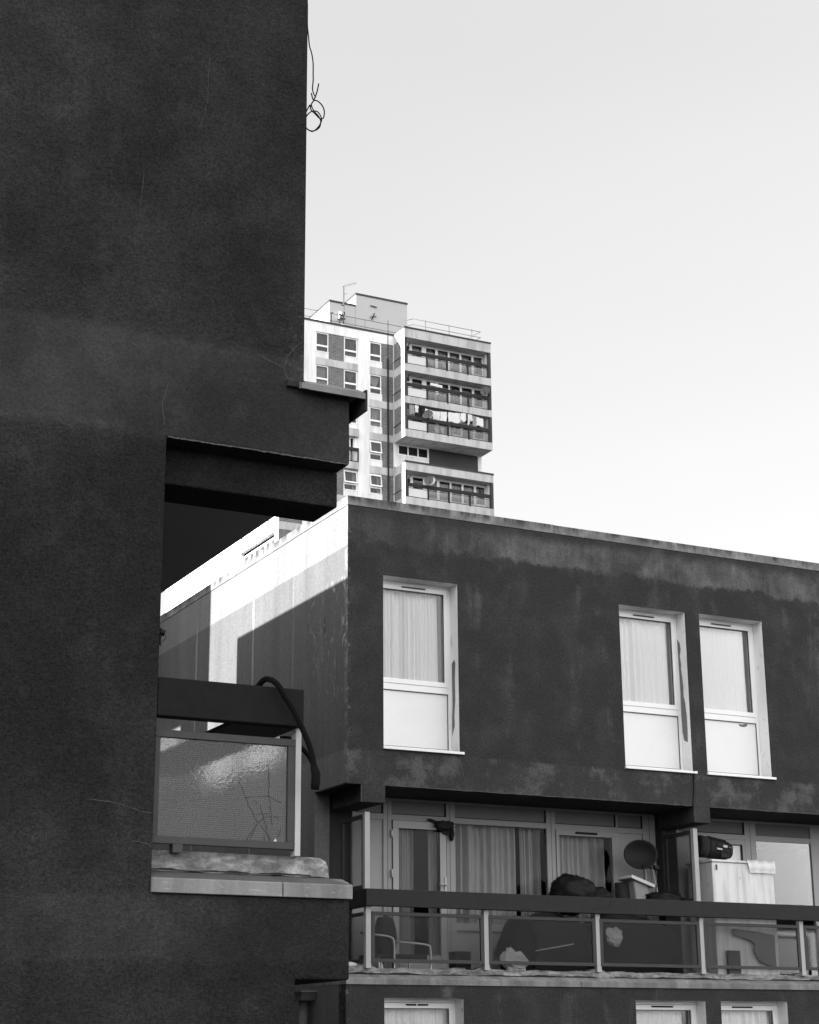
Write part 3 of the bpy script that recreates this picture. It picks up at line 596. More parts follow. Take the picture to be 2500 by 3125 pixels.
# peeling paint on two reveals
pl = MB().prism([(10.9135, y, z) for y, z in ((20.116, 6.603), (20.081, 6.552), (20.103, 6.326), (20.096, 6.078), (20.128, 5.856), (20.121, 5.733), (20.188, 5.605), (20.192, 5.745), (20.171, 6.021), (20.175, 6.375), (20.177, 6.553))], (-.001, 0, 0))
pl.prism([(10.9135, y, z) for y, z in ((20.156, 6.978), (20.174, 6.874), (20.192, 6.77), (20.186, 6.858))], (-.001, 0, 0))
obj('peeling_paint', pl, MT['bare'], wins[0], 'strip of bare grey plaster where the paint has peeled')
p2 = [(20.202, 7.253), (20.15, 7.184), (20.132, 7.094), (20.16, 7.004), (20.14, 6.866), (20.15, 6.821), (20.134, 6.713), (20.116, 6.558), (20.122, 6.427), (20.093, 6.328), (20.07, 6.118), (20.073, 5.914), (20.08, 5.767), (20.162, 5.807), (20.191, 5.933), (20.197, 6.196), (20.191, 6.44), (20.193, 6.705), (20.201, 7.089)]
obj('peeling_paint', MB().prism([(14.5565, y, z) for y, z in p2], (-.001, 0, 0)), MT['bare'], wins[1], 'long ragged strip of peeled paint')
obj('peeling_paint', MB().prism([(15.58+a, F+.2305, 6.085+b) for a, b in ((-.02, .04), (.0, .01), (.06, .0), (.12, .012), (.145, .045), (.10, .05), (.05, .035))], (0, .001, 0)), MT['bare'], wins[2], 'torn flap on the white panel')

# balcony floor, ledge, curb
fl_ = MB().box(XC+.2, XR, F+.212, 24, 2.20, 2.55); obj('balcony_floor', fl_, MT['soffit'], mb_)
lg = MB(); xs = [XC-.012, 9.69, 12.62, 14.53, 17.6, XR]
for i in range(5):
    o_ = .003*math.sin(i*2.1); x0, x1 = xs[i]+(.004 if i else 0), xs[i+1]
    lg.prism([(x0, F-.02+o_, 2.466), (x0, F-.02+o_, 2.533), (x0, F+.125, 2.592), (x0, F+.21, 2.592), (x0, F+.21, 2.466)], (x1-x0, 0, 0))
lg.box(XC-.012, XC+.19, F+.212, 20.98, 2.466, 2.533)
obj('ledge', lg, MT['ledge'], mb_, bevel=.003)
cu = MB(); n_ = 260; x0, x1 = XC+.06, 18.5
tp_ = [(x0+(x1-x0)*i/n_, 2.668+.006*math.sin(i*.35)+.004*random.uniform(-1, 1)) for i in range(n_+1)]
bt_ = [(x1-(x1-x0)*i/n_, 2.590+.004*math.sin(i*.5)) for i in range(n_+1)]
cu.prism([(x, F+.12, z) for x, z in tp_+bt_], (0, .2, 0))
for x in (9.645, 11.29, 12.96, 14.61, 16.3): cu.prism([(x-.14, F+.118, 2.662), (x-.06, F+.118, 2.70), (x+.06, F+.118, 2.70), (x+.14, F+.118, 2.662)], (0, .15, 0))
obj('mortar_upstand', cu, MT['mortar'], mb_)
dl = MB(); dl.prism([(x, F+.117, z) for x, z in [(x0, 2.59)]+[(x0+(x1-x0)*i/200, 2.604+.007*math.sin(i*.45)+.006*math.sin(i*.13)+.004*random.uniform(-1, 1)) for i in range(201)]+[(x1, 2.59)]], (0, .006, 0))
obj('dirt_line', dl, MT['dark'], mb_)
PZ = .07
balustrade(mb_, F, (9.585, 19, 3.397, 3.605), [(9.684, 11.245), (11.325, 12.91), (12.985, 14.56), (14.64, 16.25), (16.33, 17.9)], (2.733, 3.335), [(9.61, 2.66, 3.40), (11.26, 2.66, 3.40), (12.925, 2.66, 3.40), (14.575, 2.66, 3.40), (16.26, 2.66, 3.4)], PZ, MT['obsc'])
obj('balustrade_rail', MB().box(9.587, 9.68, F+.092, 20.97, 3.397, 3.605), MT['rail'], mb_, bevel=.005)
rf_ = MB(); rf_.box(9.60, 9.64, F+.14, 20.97, 3.29, 3.33); rf_.box(9.60, 9.64, F+.14, 20.97, 2.73, 2.77)
rfo = obj('panel_frame', rf_, MT['pframe'], mb_); obj('pane', MB().box(9.617, 9.623, F+.14, 20.97, 2.765, 3.295), MT['obsc'], rfo)
nt = MB(); nt.prism([(12.86, F-.0015, 3.398), (12.86, F-.0015, 3.47), (13.11, F-.0015, 3.472), (13.13, F-.0015, 3.59), (13.145, F-.0015, 3.59), (13.122, F-.0015, 3.462), (12.872, F-.0015, 3.46), (12.872, F-.0015, 3.398)], (0, .001, 0))
obj('rail_joint', nt, MT['dark'], mb_)
# end screens
def screen(x, y0, y1, z0, z1):
    f = MB(); t = .05
    f.box(x, x+.04, y0+.07, y1, z1-t, z1); f.box(x, x+.04, y1-t, y1, z0, z1-t); f.box(x, x+.04, y0+.07, y1-t, z0, z0+t); f.box(x+.001, x+.039, y0+.072, y0+.1, z0+t, z1-t)
    so2 = obj('screen_frame', f, MT['pframe'], mb_, bevel=.003)
    obj('pane', MB().box(x+.016, x+.022, y0+.09, y1-.04, z0+t-.005, z1-t+.005), MT['obsc'], so2)
    obj('post', MB().box(x, x+.07, y0, y0+.068, z0, z1+.02), MT['post'], mb_, 'tall pale post of the balcony end screen', bevel=.003)
screen(9.61, F+.095, 20.80, 3.61, 4.53); screen(14.575, F+.095, 20.79, 3.61, 4.57)

# balcony back wall: frames, door, windows
D0, D1 = BK, BK+.06
f = MB()
ztop = 4.875
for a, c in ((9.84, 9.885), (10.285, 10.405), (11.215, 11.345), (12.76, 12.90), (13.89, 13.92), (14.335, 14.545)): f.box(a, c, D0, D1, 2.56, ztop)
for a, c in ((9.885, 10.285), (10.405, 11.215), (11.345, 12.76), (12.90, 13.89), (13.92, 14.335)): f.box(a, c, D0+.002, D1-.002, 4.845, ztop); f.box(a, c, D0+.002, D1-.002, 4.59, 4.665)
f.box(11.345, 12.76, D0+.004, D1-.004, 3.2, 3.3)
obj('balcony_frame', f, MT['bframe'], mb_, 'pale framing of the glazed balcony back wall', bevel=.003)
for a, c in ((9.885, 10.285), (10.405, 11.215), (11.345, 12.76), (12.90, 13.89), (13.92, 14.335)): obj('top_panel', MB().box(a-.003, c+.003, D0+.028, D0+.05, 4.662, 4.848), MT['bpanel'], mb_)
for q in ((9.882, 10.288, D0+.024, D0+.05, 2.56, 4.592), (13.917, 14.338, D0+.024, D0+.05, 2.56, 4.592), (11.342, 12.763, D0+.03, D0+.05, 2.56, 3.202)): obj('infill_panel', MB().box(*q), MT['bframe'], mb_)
def joints(mb, lst):
    for a, c in lst: mb.box(a, c, D0-.002, D0-.0005, 2.56, ztop-.03)
jt = MB(); joints(jt, ((10.345, 10.35), (11.262, 11.267), (12.832, 12.837), (14.44, 14.446)))
for a, c in ((9.885, 10.285), (10.405, 11.215), (11.345, 12.76), (12.90, 13.89), (13.92, 14.335)): jt.box(c-.012, c-.0005, D0+.006, D0+.027, 4.665, 4.845); jt.box(a, c, D0+.006, D0+.027, 4.6655, 4.674)
obj('seal', jt, MT['dark'], mb_)
# door
df = MB(); x0, x1, z0, z1 = 10.415, 11.20, 2.58, 4.585
df.box(x0, x1, D0-.02, D0+.03, z1-.10, z1); df.box(x0, x0+.085, D0-.019, D0+.029, z0, z1-.10); df.box(x1-.095, x1, D0-.019, D0+.029, z0, z1-.10); df.box(x0+.085, x1-.095, D0-.018, D0+.028, z0, z0+.3)
dob = obj('door', df, MT['door'], mb_, 'balcony door with a dark glass pane', bevel=.004)
obj('pane', MB().box(x0+.082, x1-.092, D0, D0+.006, z0+.298, z1-.098), MT['glassd'], dob)
for z in (4.41, 3.90, 2.9): obj('hinge', MB().tube([(10.395, D0-.025, z-.05), (10.395, D0-.025, z+.05)], .014, 8), MT['lt'], dob)
hd = MB().box(11.165, 11.195, D0-.032, D0-.0195, 3.62, 3.88); hd.tube([(11.18, D0-.03, 3.78), (11.18, D0-.07, 3.78), (11.06, D0-.07, 3.78)], .010, 8)
obj('handle', hd, MT['lt'], dob)
obj('seal', MB().box(x0+.085, x1-.095, D0-.01, D0-.0005, z1-.11, z1-.1005), MT['dark'], dob)
# windows
w_ = MB(); obj('pane', MB().box(11.342, 12.763, D0+.03, D0+.036, 3.297, 4.593), MT['bglass'], mb_)
w3 = MB(); a, c = 12.903, 13.887
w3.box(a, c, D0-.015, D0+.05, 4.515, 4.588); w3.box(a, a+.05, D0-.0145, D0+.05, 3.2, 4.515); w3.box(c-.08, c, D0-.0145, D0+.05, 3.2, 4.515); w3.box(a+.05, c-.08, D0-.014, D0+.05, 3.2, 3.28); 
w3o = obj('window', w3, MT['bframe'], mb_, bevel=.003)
obj('pane', MB().box(a+.048, c-.078, D0+.01, D0+.016, 3.278, 4.517), MT['bglass'], w3o)
obj('vent', MB().box(13.21, 13.56, D0-.035, D0-.0155, 4.54, 4.568), MT['dark'], w3o, bevel=.004)
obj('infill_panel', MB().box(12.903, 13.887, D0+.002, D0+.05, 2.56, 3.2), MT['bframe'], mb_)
# neighbour's balcony back wall beyond the second screen
f = MB()
for a, c in ((14.905, 14.95), (16.10, 16.30), (17.3, 17.5)): f.box(a, c, D0, D1, 2.56, ztop)
for a, c in ((14.95, 16.10), (16.30, 17.3)): f.box(a, c, D0+.002, D1-.002, 4.845, ztop); f.box(a, c, D0+.002, D1-.002, 4.59, 4.665)
f.box(15.45, 16.098, D0+.001, D1-.003, 4.52, 4.588); f.box(16.05, 16.0985, D0+.0015, D1-.003, 2.6, 4.52); f.box(15.45, 15.55, D0+.0015, D1-.003, 2.6, 4.52); f.box(14.951, 15.449, D0+.02, D1-.004, 2.56, 4.588)
obj('balcony_frame', f, MT['door'], mb_, "white framing of the neighbour's balcony back wall", bevel=.003)
obj('top_panel', MB().box(14.948, 16.102, D0+.026, D0+.05, 4.662, 4.848).box(16.298, 17.302, D0+.026, D0+.05, 4.662, 4.848), MT['bpanel'], mb_)
obj('pane', MB().box(15.547, 16.053, D0+.02, D0+.026, 2.6, 4.522).box(16.298, 17.302, D0+.02, D0+.026, 2.6, 4.592), MT['glass'], mb_)
obj('seal', MB().box(16.088, 16.0995, D0-.002, D0+.025, 4.666, 4.845).box(14.95, 16.088, D0+.004, D0+.025, 4.666, 4.676).box(16.04, 16.0495, D0+.0005, D0+.019, 2.62, 4.52).box(15.55, 16.04, D0+.0005, D0+.019, 4.51, 4.5195).box(16.195, 16.2, D0-.002, D0-.0005, 2.6, 4.84), MT['dark'], mb_)
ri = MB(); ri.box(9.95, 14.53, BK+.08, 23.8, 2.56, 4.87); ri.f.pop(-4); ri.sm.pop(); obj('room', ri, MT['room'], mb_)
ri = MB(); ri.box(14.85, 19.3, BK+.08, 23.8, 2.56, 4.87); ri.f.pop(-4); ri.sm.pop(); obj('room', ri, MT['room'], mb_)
CB = 'curtains behind the balcony glazing'
single('curtain', curtain_mesh(10.47, 10.775, 2.6, 4.56, BK+.13, .075, .022, 11), MT['curtg'], 'narrow pleated curtain at the left of the balcony door', 'curtain', CB)
single('curtain', curtain_mesh(11.00, 11.13, 2.6, 4.56, BK+.14, .13, .03, 12, .08), MT['curtg'], 'thin gathered curtain at the right of the balcony door', 'curtain', CB)
single('curtain', curtain_mesh(11.33, 12.33, 2.6, 4.62, BK+.14, .19, .05, 13, .05), MT['curtg'], 'wide grey net curtain in the large balcony window', 'curtain', CB)
single('curtain', curtain_mesh(12.42, 12.72, 2.6, 4.62, BK+.16, .11, .05, 14), MT['curtg'], 'bunched dark net curtain at the right of the large balcony window', 'curtain', CB)
single('curtain', curtain_mesh(12.93, 13.76, 2.6, 4.6, BK+.13, .17, .05, 15), MT['curtg'], 'grey net curtain in the balcony window behind the black bag', 'curtain', CB)
single('curtain', curtain_mesh(15.45, 16.15, 2.6, 4.6, BK+.13, .14, .01, 16), MT['curtain'], 'bright white curtain behind the portable stereo', 'curtain', CB)

# rainwater hopper and pipe on the side wall below the ledge
hp_ = MB(); xh = XC-.012
hp_.prism([(xh-.20, 20.85, 2.40), (xh-.20, 21.22, 2.40), (xh-.19, 21.14, 2.305), (xh-.19, 20.90, 2.305)], (.20, 0, 0)); hp_.box(xh-.215, xh, 20.83, 21.24, 2.40, 2.425)
dpo = obj('drainpipe', MB().tube([(xh-.09, 21.05, 2.31), (xh-.09, 21.05, 0)], .055, 12), MT['hop'], mb_)
obj('hopper', hp_, MT['hop'], dpo)

# cable dropping from the second window
single('cable', MB().tube(smoothpts([(14.552, F-.04, 5.36), (14.557, F-.02, 5.33), (14.56, F-.012, 5.228), (14.545, F-.012, 5.05), (14.522, F-.012, 4.88)]), .009, 6), MT['black'], 'black cable hanging down the wall below the second top window', 'cable')

# --- things on the balcony
# draped garment on the door top
Yg = BK-.035
gm = MB(); ol = [(10.905, 4.625), (10.96, 4.628), (11.04, 4.605), (11.292, 4.600), (11.288, 4.52), (11.296, 4.40), (11.27, 4.345), (11.245, 4.36), (11.235, 4.43), (11.17, 4.43), (11.10, 4.48), (11.05, 4.545), (10.97, 4.59)]
gm.prism([(x, Yg, z) for x, z in ol], (0, -.02, 0)); gm.blob((11.15, Yg-.03, 4.545), (.13, .035, .06), 4, .5, 20, 12); gm.blob((11.265, Yg-.03, 4.46), (.028, .025, .10), 5, .4, 14, 10)
single('garment', gm, MT['scrap'], 'dark crumpled garment draped over the top corner of the balcony door', 'clothes')
# round satellite dish
dish = thing('satellite_dish', 'large dark round satellite dish at the right end of the balcony', 'satellite dish', (14.0, 20.55, 3.9))
cD = Vector((13.945, 20.45, 4.245)); nD = Vector((-.42, -.90, .12)).normalized(); uD = nD.cross(Vector((0, 0, 1))).normalized(); vD = uD.cross(nD)
db = MB(); nu, nv = 32, 8; vs = []
for j in range(nv+1):
    r_ = j/nv
    for i in range(nu):
        a = 2*math.pi*i/nu; vs.append(cD+uD*(.235*r_*math.cos(a))+vD*(.205*r_*math.sin(a))-nD*(.075*(1-r_*r_)))
vs2 = [p-nD*.012 for p in vs]
db.add(vs+vs2, [(j*nu+i, j*nu+(i+1) % nu, (j+1)*nu+(i+1) % nu, (j+1)*nu+i) for j in range(nv) for i in range(nu)]+[(len(vs)+j*nu+i, len(vs)+(j+1)*nu+i, len(vs)+(j+1)*nu+(i+1) % nu, len(vs)+j*nu+(i+1) % nu) for j in range(nv) for i in range(nu)]+[(nv*nu+i, nv*nu+(i+1) % nu, len(vs)+nv*nu+(i+1) % nu, len(vs)+nv*nu+i) for i in range(nu)], True)
obj('bowl', db, MT['black'], dish)
am = MB().tube([cD-nD*.08, cD-nD*.18+Vector((.1, .05, -.05)), (14.3, 20.75, 4.1), (14.5, 20.85, 4.1)], .018, 8); am.tube([cD-vD*.2, cD+nD*.16-vD*.17], .010, 6); am.box(14.05, 14.12, 20.28, 20.34, 4.04, 4.09)
obj('bracket', am, MT['black'], dish)
obj('cable', MB().tube(smoothpts([(14.08, 20.33, 4.05), (14.16, 20.4, 3.92), (14.2, 20.5, 3.78), (14.16, 20.5, 3.62)]), .006, 5), MT['rail'], dish)
single('strap', MB().tube(smoothpts([(14.24, 20.62, 4.10), (14.27, 20.62, 3.95), (14.31, 20.62, 3.76), (14.33, 20.62, 3.6)]), .008, 5), MT['lt'], 'thin pale strap hanging below the round dish', 'strap')
single('strap', MB().tube(smoothpts([(14.10, 20.60, 4.07), (14.12, 20.6, 3.96), (14.09, 20.6, 3.85), (14.1, 20.6, 3.62)]), .006, 5), MT['lt'], 'short dangling cord beside the storage box lid', 'cord')
# black bags and heaps
bagt = MB().blob((12.87, 20.52, 3.68), (.31, .26, .26), 2, .13, 40, 24, None, 2.8); bagt.blob((13.02, 20.42, 3.72), (.15, .13, .15), 8, .12)
single('bin_bag', bagt, MT['bag'], 'big rounded black bag behind the handrail', 'bag')
single('bin_bag', MB().blob((13.25, 20.5, 3.62), (.23, .18, .17), 6, .2), MT['bag'], 'low black bag slumped at the right of the big rounded bag', 'bag')
single('bin_bag', MB().blob((14.30, 20.45, 3.64), (.30, .2, .115), 9, .22), MT['bag'], 'flat black heap beside the storage box', 'bag')
hb = thing('storage_box', 'cloudy plastic storage box tipped over with a pale lid', 'box', (13.95, 20.6, 3.6))
hb_m = MB().obox((13.965, 20.62, 3.70), (.13, .02, -.032), (0, .14, 0), (-.018, 0, .165)); obj('tub', hb_m, MT['box'], hb, bevel=.02)
obj('lid', MB().obox((13.955, 20.60, 3.885), (.20, .02, -.058), (0, .17, 0), (.007, 0, .022)), MT['lid'], hb, bevel=.008)
single('bucket', MB().tube([(13.80, 20.7, 3.45), (13.80, 20.7, 3.88)], [.10, .115], 16), MT['rail'], 'dark tub standing behind the storage box', 'tub')
# tarpaulin over stored things behind the glass
tm = MB().blob((12.55, 20.62, 2.9), (.75, .25, .52), 12, .14, flat=2.552); tm.blob((13.7, 20.62, 2.95), (.92, .25, .50), 15, .10, flat=2.552)
single('tarpaulin', tm, MT['bin'], 'dark tarpaulin heaped over stored things behind the balcony glass', 'tarpaulin')
single('bin_bag', MB().blob((11.93, 20.36, 2.95), (.27, .17, .40), 21, .08, flat=2.552), MT['bag'], 'tall rounded black sack behind the second glass panel', 'bag')
single('plastic_bag', MB().blob((11.81, 20.25, 2.80), (.20, .07, .16), 31, .24, 15, 10, None, 2.6, False), MT['wbag'], 'crumpled white plastic bag at the foot of the second glass panel', 'bag')
single('plastic_bag', MB().blob((13.32, 20.24, 3.13), (.135, .06, .12), 33, .26, 13, 9, None, 2.6, False), MT['wbag'], 'small white plastic bag hanging behind the third glass panel', 'bag')
single('pole', MB().bar((12.1, 20.22, 2.92), (12.7, 20.25, 3.02), .008), MT['lt'], 'thin pale rod leaning behind the second glass panel', 'rod')
# tubular chair
chr_ = thing('metal_chair', 'metal tube armchair behind the leftmost glass panel', 'chair', (10.2, 20.4, 2.55))
for a, b_, zt in ((9.85, 10.09, 3.05), (10.24, 10.60, 2.965)):
    obj('armrest', MB().tube(smoothpts([(a-.1, 20.50, zt+.06), (a, 20.34, zt+.03), (b_-.05, 20.28, zt), (b_, 20.27, zt-.06), (b_+.005, 20.27, zt-.25), (b_+.01, 20.27, 2.56)]), .014, 8), MT['chrome'], chr_)
obj('seat', MB().box(9.86, 10.58, 20.3, 20.8, 2.78, 2.85), MT['cushion'], chr_, bevel=.02)
obj('backrest', MB().blob((10.08, 20.5, 3.05), (.16, .12, .28), 41, .1), MT['cushion'], chr_)
for x, y in ((9.9, 20.3), (9.9, 20.78), (10.56, 20.78)): obj('leg', MB().bar((x, y, 2.56), (x, y, 2.8), .012), MT['chrome'], chr_)
single('bottle', MB().tube([(9.93, 20.3, 2.555), (9.93, 20.3, 2.70), (9.93, 20.3, 2.735), (9.93, 20.3, 2.77)], [.03, .03, .014, .012], 12), MT['wbag'], 'small white bottle standing left of the chair', 'bottle')
single('slipper', MB().blob((9.46, 20.2, 2.70), (.10, .05, .035), 51, .1), MT['lt'], 'pale slipper lying on the ledge at the left end of the balcony', 'shoe')
single('cloth', MB().blob((10.95, 20.3, 2.62), (.22, .1, .07), 53, .35, flat=2.552), MT['gry'], 'grey rag lying on the balcony floor right of the chair', 'rag')
single('crate', MB().box(10.98, 11.2, 20.3, 20.5, 2.552, 2.90), MT['bin'], 'small dark crate in the right corner of the leftmost glass panel', 'crate', bevel=.01)
# cabinet, cloth and stereo on the neighbour's side
cab = thing('cabinet', 'stained white cabinet on the balcony right of the dividing screen', 'cabinet', (15.45, 20.4, 2.55))
cbm = MB().box(14.955, 16.0, 20.22, 20.80, 2.556, 4.165); obj('carcass', cbm, MT['cab'], cab, bevel=.012)
obj('top', MB().box(14.94, 16.03, 20.20, 20.82, 4.167, 4.2), MT['cab'], cab, bevel=.008)
obj('handle', MB().box(15.01, 15.025, 20.195, 20.215, 4.06, 4.13), MT['tip'], cab)
cl = MB().sheet(15.52, 16.0, 4.04, 4.212, lambda x, z: 20.185+.012*math.sin(x*40)+.006*math.sin(z*50), 30, 8, lambda u, w_, x: x+.06*(1-w_)*(1-u))
cl.sheet(15.52, 16.0, 4.2115, 4.212, lambda x, z: 20.185+(z-4.2115)/.0005*.4, 30, 4)
single('cloth', cl, MT['wht'], 'white cloth hanging over the front edge of the cabinet top', 'cloth')
bb = thing('portable_stereo', 'black barrel shaped portable stereo lying on top of the white cabinet', 'stereo', (15.12, 20.4, 4.2))
ax = Vector((.985, .06, -.10)).normalized(); ay = Vector((-.06, .998, 0)).normalized(); az = ax.cross(ay).normalized(); cB = Vector((15.14, 20.42, 4.37))
def sec(t, ry, rz, n=28):
    out = []
    for i in range(n):
        a = 2*math.pi*i/n; ca, sa = math.cos(a), math.sin(a); e = .7
        out.append(cB+ax*t+ay*(ry*math.copysign(abs(ca)**e, ca))+az*(rz*math.copysign(abs(sa)**e, sa)))
    return out
def loft(mb, secs):
    n = len(secs[0]); vs = [p for s_ in secs for p in s_]
    mb.add(vs, [(i*n+k, i*n+(k+1) % n, (i+1)*n+(k+1) % n, (i+1)*n+k) for i in range(len(secs)-1) for k in range(n)], True)
    mb.add(secs[0], [tuple(range(n))]); mb.add(secs[-1], [tuple(range(n))])
bm_ = MB(); loft(bm_, [sec(-.15, .12, .13), sec(-.13, .13, .14), sec(.20, .125, .125), sec(.26, .11, .10), sec(.28, .08, .07)]); obj('body', bm_, MT['black'], bb)
sp = MB(); loft(sp, [sec(-.30, .118, .128), sec(-.285, .135, .145), sec(-.17, .135, .145), sec(-.152, .12, .13)]); obj('speaker', sp, MT['dark'], bb)
hn = MB()
for i in range(9): hn.obox(cB+ax*(-.10+.035*i)+az*(.148-.0016*i), ax*.013, ay*.03, az*.012)
hn.obox(cB+ax*.04+az*.136, ax*.17, ay*.02, az*.006)
obj('handle', hn, MT['black'], bb)
yf_ = -.134
bt = MB(); bt.obox(cB+ax*.10+ay*yf_+az*.035, ax*.035, ay*.006, az*.016); bt.obox(cB+ax*.0+ay*(yf_-.002)+az*-.015, ax*.045, ay*.005, az*.011); obj('button', bt, MT['lt'], bb)
dk_ = MB(); dk_.obox(cB+ax*.0+ay*(yf_-.001)+az*.04, ax*.045, ay*.006, az*.028); dk_.obox(cB+ax*.10+ay*(yf_-.001)+az*-.085, ax*.05, ay*.006, az*.035); obj('cassette_door', dk_, MT['dark'], bb)
kn = MB()
for q in (.165, .195, .225): kn.tube([cB+ax*q+ay*(yf_+.012)+az*.03, cB+ax*q+ay*(yf_-.012)+az*.03], .011, 10)
obj('knob', kn, MT['tip'], bb)
cs = MB(); cs.obox(cB+ax*.10+ay*yf_+az*-.03, ax*.10, ay*.008, az*.006); cs.obox(cB+ax*.04+ay*yf_+az*-.08, ax*.008, ay*.008, az*.045); cs.obox(cB+ax*.16+ay*yf_+az*-.08, ax*.008, ay*.008, az*.045); obj('trim', cs, MT['rail'], bb)
single('plank', MB().prism([(15.20, 20.16, 3.27), (15.6, 20.16, 3.24), (15.9, 20.16, 3.2), (15.9, 20.16, 2.75), (15.62, 20.16, 2.85), (15.54, 20.16, 2.98), (15.56, 20.16, 3.07), (15.50, 20.16, 3.12), (15.21, 20.16, 3.19)], (0, .02, 0)), MT['bpanel'], 'curved grey board standing in front of the cabinet behind the glass', 'board', bevel=.004)
single('crate', MB().box(15.09, 15.29, 20.15, 20.2, 2.60, 2.98), MT['hop'], 'small dark board leaning at the foot of the white cabinet', 'board', bevel=.004)

# ------------------------------------------------------------------ the tower block far behind
T, Mp = 112.0, 113.8
tb = thing('tower_block', 'pale concrete tower block in the distance with stacked balconies and brick panels', 'building', (57, 118, 0))
X0, X1, X2 = 47.503, 56.87, 64.42
P_ = 2.65; ZT = 54.11; NS = 7
core = MB(); core.box(X0+1.3, X2-.3, Mp+.5, 138, 0, 54.6); core.box(X0+.01, X0+1.3, 122, 138, 0, 54.6)
obj('core', core, MT['tin'], tb)
wh = MB()
wh.box(49.39, 50.33, Mp, Mp+.5, 0, 54.12); wh.box(53.86, 54.81, Mp, Mp+.5, 0, 54.12); wh.box(X0, X0+.06, Mp, Mp+.5, 0, 54.12)
wh.box(X0, X1+.05, Mp, Mp+.5, 54.12, 54.88); wh.box(56.83, X1, Mp+.03, Mp+.5, 0, 54.12)
obj('render_wall', wh, MT['tw'], tb)
for i in range(NS+3):
    zt = ZT-P_*i; zs1, zs0 = zt-2.06, zt-2.64
    for a, c in ((50.33, 53.86), (54.81, 56.83), (X0+.06, 49.39)):
        obj('floor_band', MB().box(a, c, Mp+.015, Mp+.5, zs0, zs1), MT['ts'], tb)
    if i >= NS: continue
    for a, c in ((51.42, 52.68), (55.9, 56.83)): obj('brick_panel', MB().box(a, c, Mp+.05, Mp+.5, zs1, zt+.01), MT['brick'], tb)
    obj('brick_panel', MB().box(X0+.06, 49.39, Mp+.05, Mp+.5, zs1, zt+.01), MT['brick'], tb)
    for a, c in ((50.33, 51.42), (52.68, 53.86), (54.81, 55.9)):
        if i == 3 and a == 52.68: continue
        obj('spandrel', MB().box(a, c, Mp+.06, Mp+.5, zs1, zt-1.53), MT['tw'], tb)
        if a == 52.68: obj('render_wall', MB().box(53.82, 53.86, Mp+.06, Mp+.5, zt-1.53, zt), MT['tw'], tb)
for a, c in ((49.0, X1),): obj('roof_edge', MB().box(X0-.03, X1+.02, Mp-.04, Mp+.4, 54.88, 55.04), MT['tcop'], tb)
obj('roof', MB().box(X0+.01, X2-.3, Mp+.4, 138, 54.6, 54.85), MT['tgrey'], tb)

def tower_window(x0, x1, zt, tilt):
    y = Mp+.08; z0 = zt-1.53; f = MB(); e = .075
    zt -= .01
    f.box(x0, x1, y, y+.07, zt-e, zt); f.box(x0, x0+e, y+.002, y+.068, z0, zt-e); f.box(x1-e, x1, y+.002, y+.068, z0, zt-e); f.box(x0+e, x1-e, y+.003, y+.067, z0+.40, z0+.54); f.box(x0-.02, x1+.02, y-.05, y+.068, z0-.05, z0+.005)
    o = obj('window', f, MT['tframe'], tb)
    if tilt:
        s_ = MB(); t = .07; hgt = zt-e-(z0+.54); sn = .16
        def Q(x, k): return (x, y-.02-sn*k, zt-e-hgt*k)
        for a, b, k0, k1 in ((x0+.02, x1-.02, 0, .09), (x0+.02, x1-.02, .91, 1.03), (x0+.02, x0+.02+t, .09, .91), (x1-.02-t, x1-.02, .09, .91)):
            s_.prism([Q(a, k0), Q(b, k0), Q(b, k1), Q(a, k1)], (0, .05, 0))
        so2 = obj('sash', s_, MT['tframe'], o, 'top hung sash tilted open')
        obj('pane', MB().prism([Q(x0+.08, .08), Q(x1-.08, .08), Q(x1-.08, .92), Q(x0+.08, .92)], (0, .01, 0)), MT['tglass'], o)
    else:
        obj('pane', MB().box(x0+e, x1-e, y+.03, y+.04, z0+.54, zt-e), MT['tglass'], o)
    obj('pane', MB().box(x0+e, x1-e, y+.03, y+.04, z0+.005, z0+.40), MT['tglass'], o)
    return o
GT = 'curtains in the tower windows'
FL = ['top floor', 'second floor from the top', 'third floor from the top', 'fourth floor from the top', 'fifth floor from the top', 'sixth floor from the top', 'seventh floor from the top']
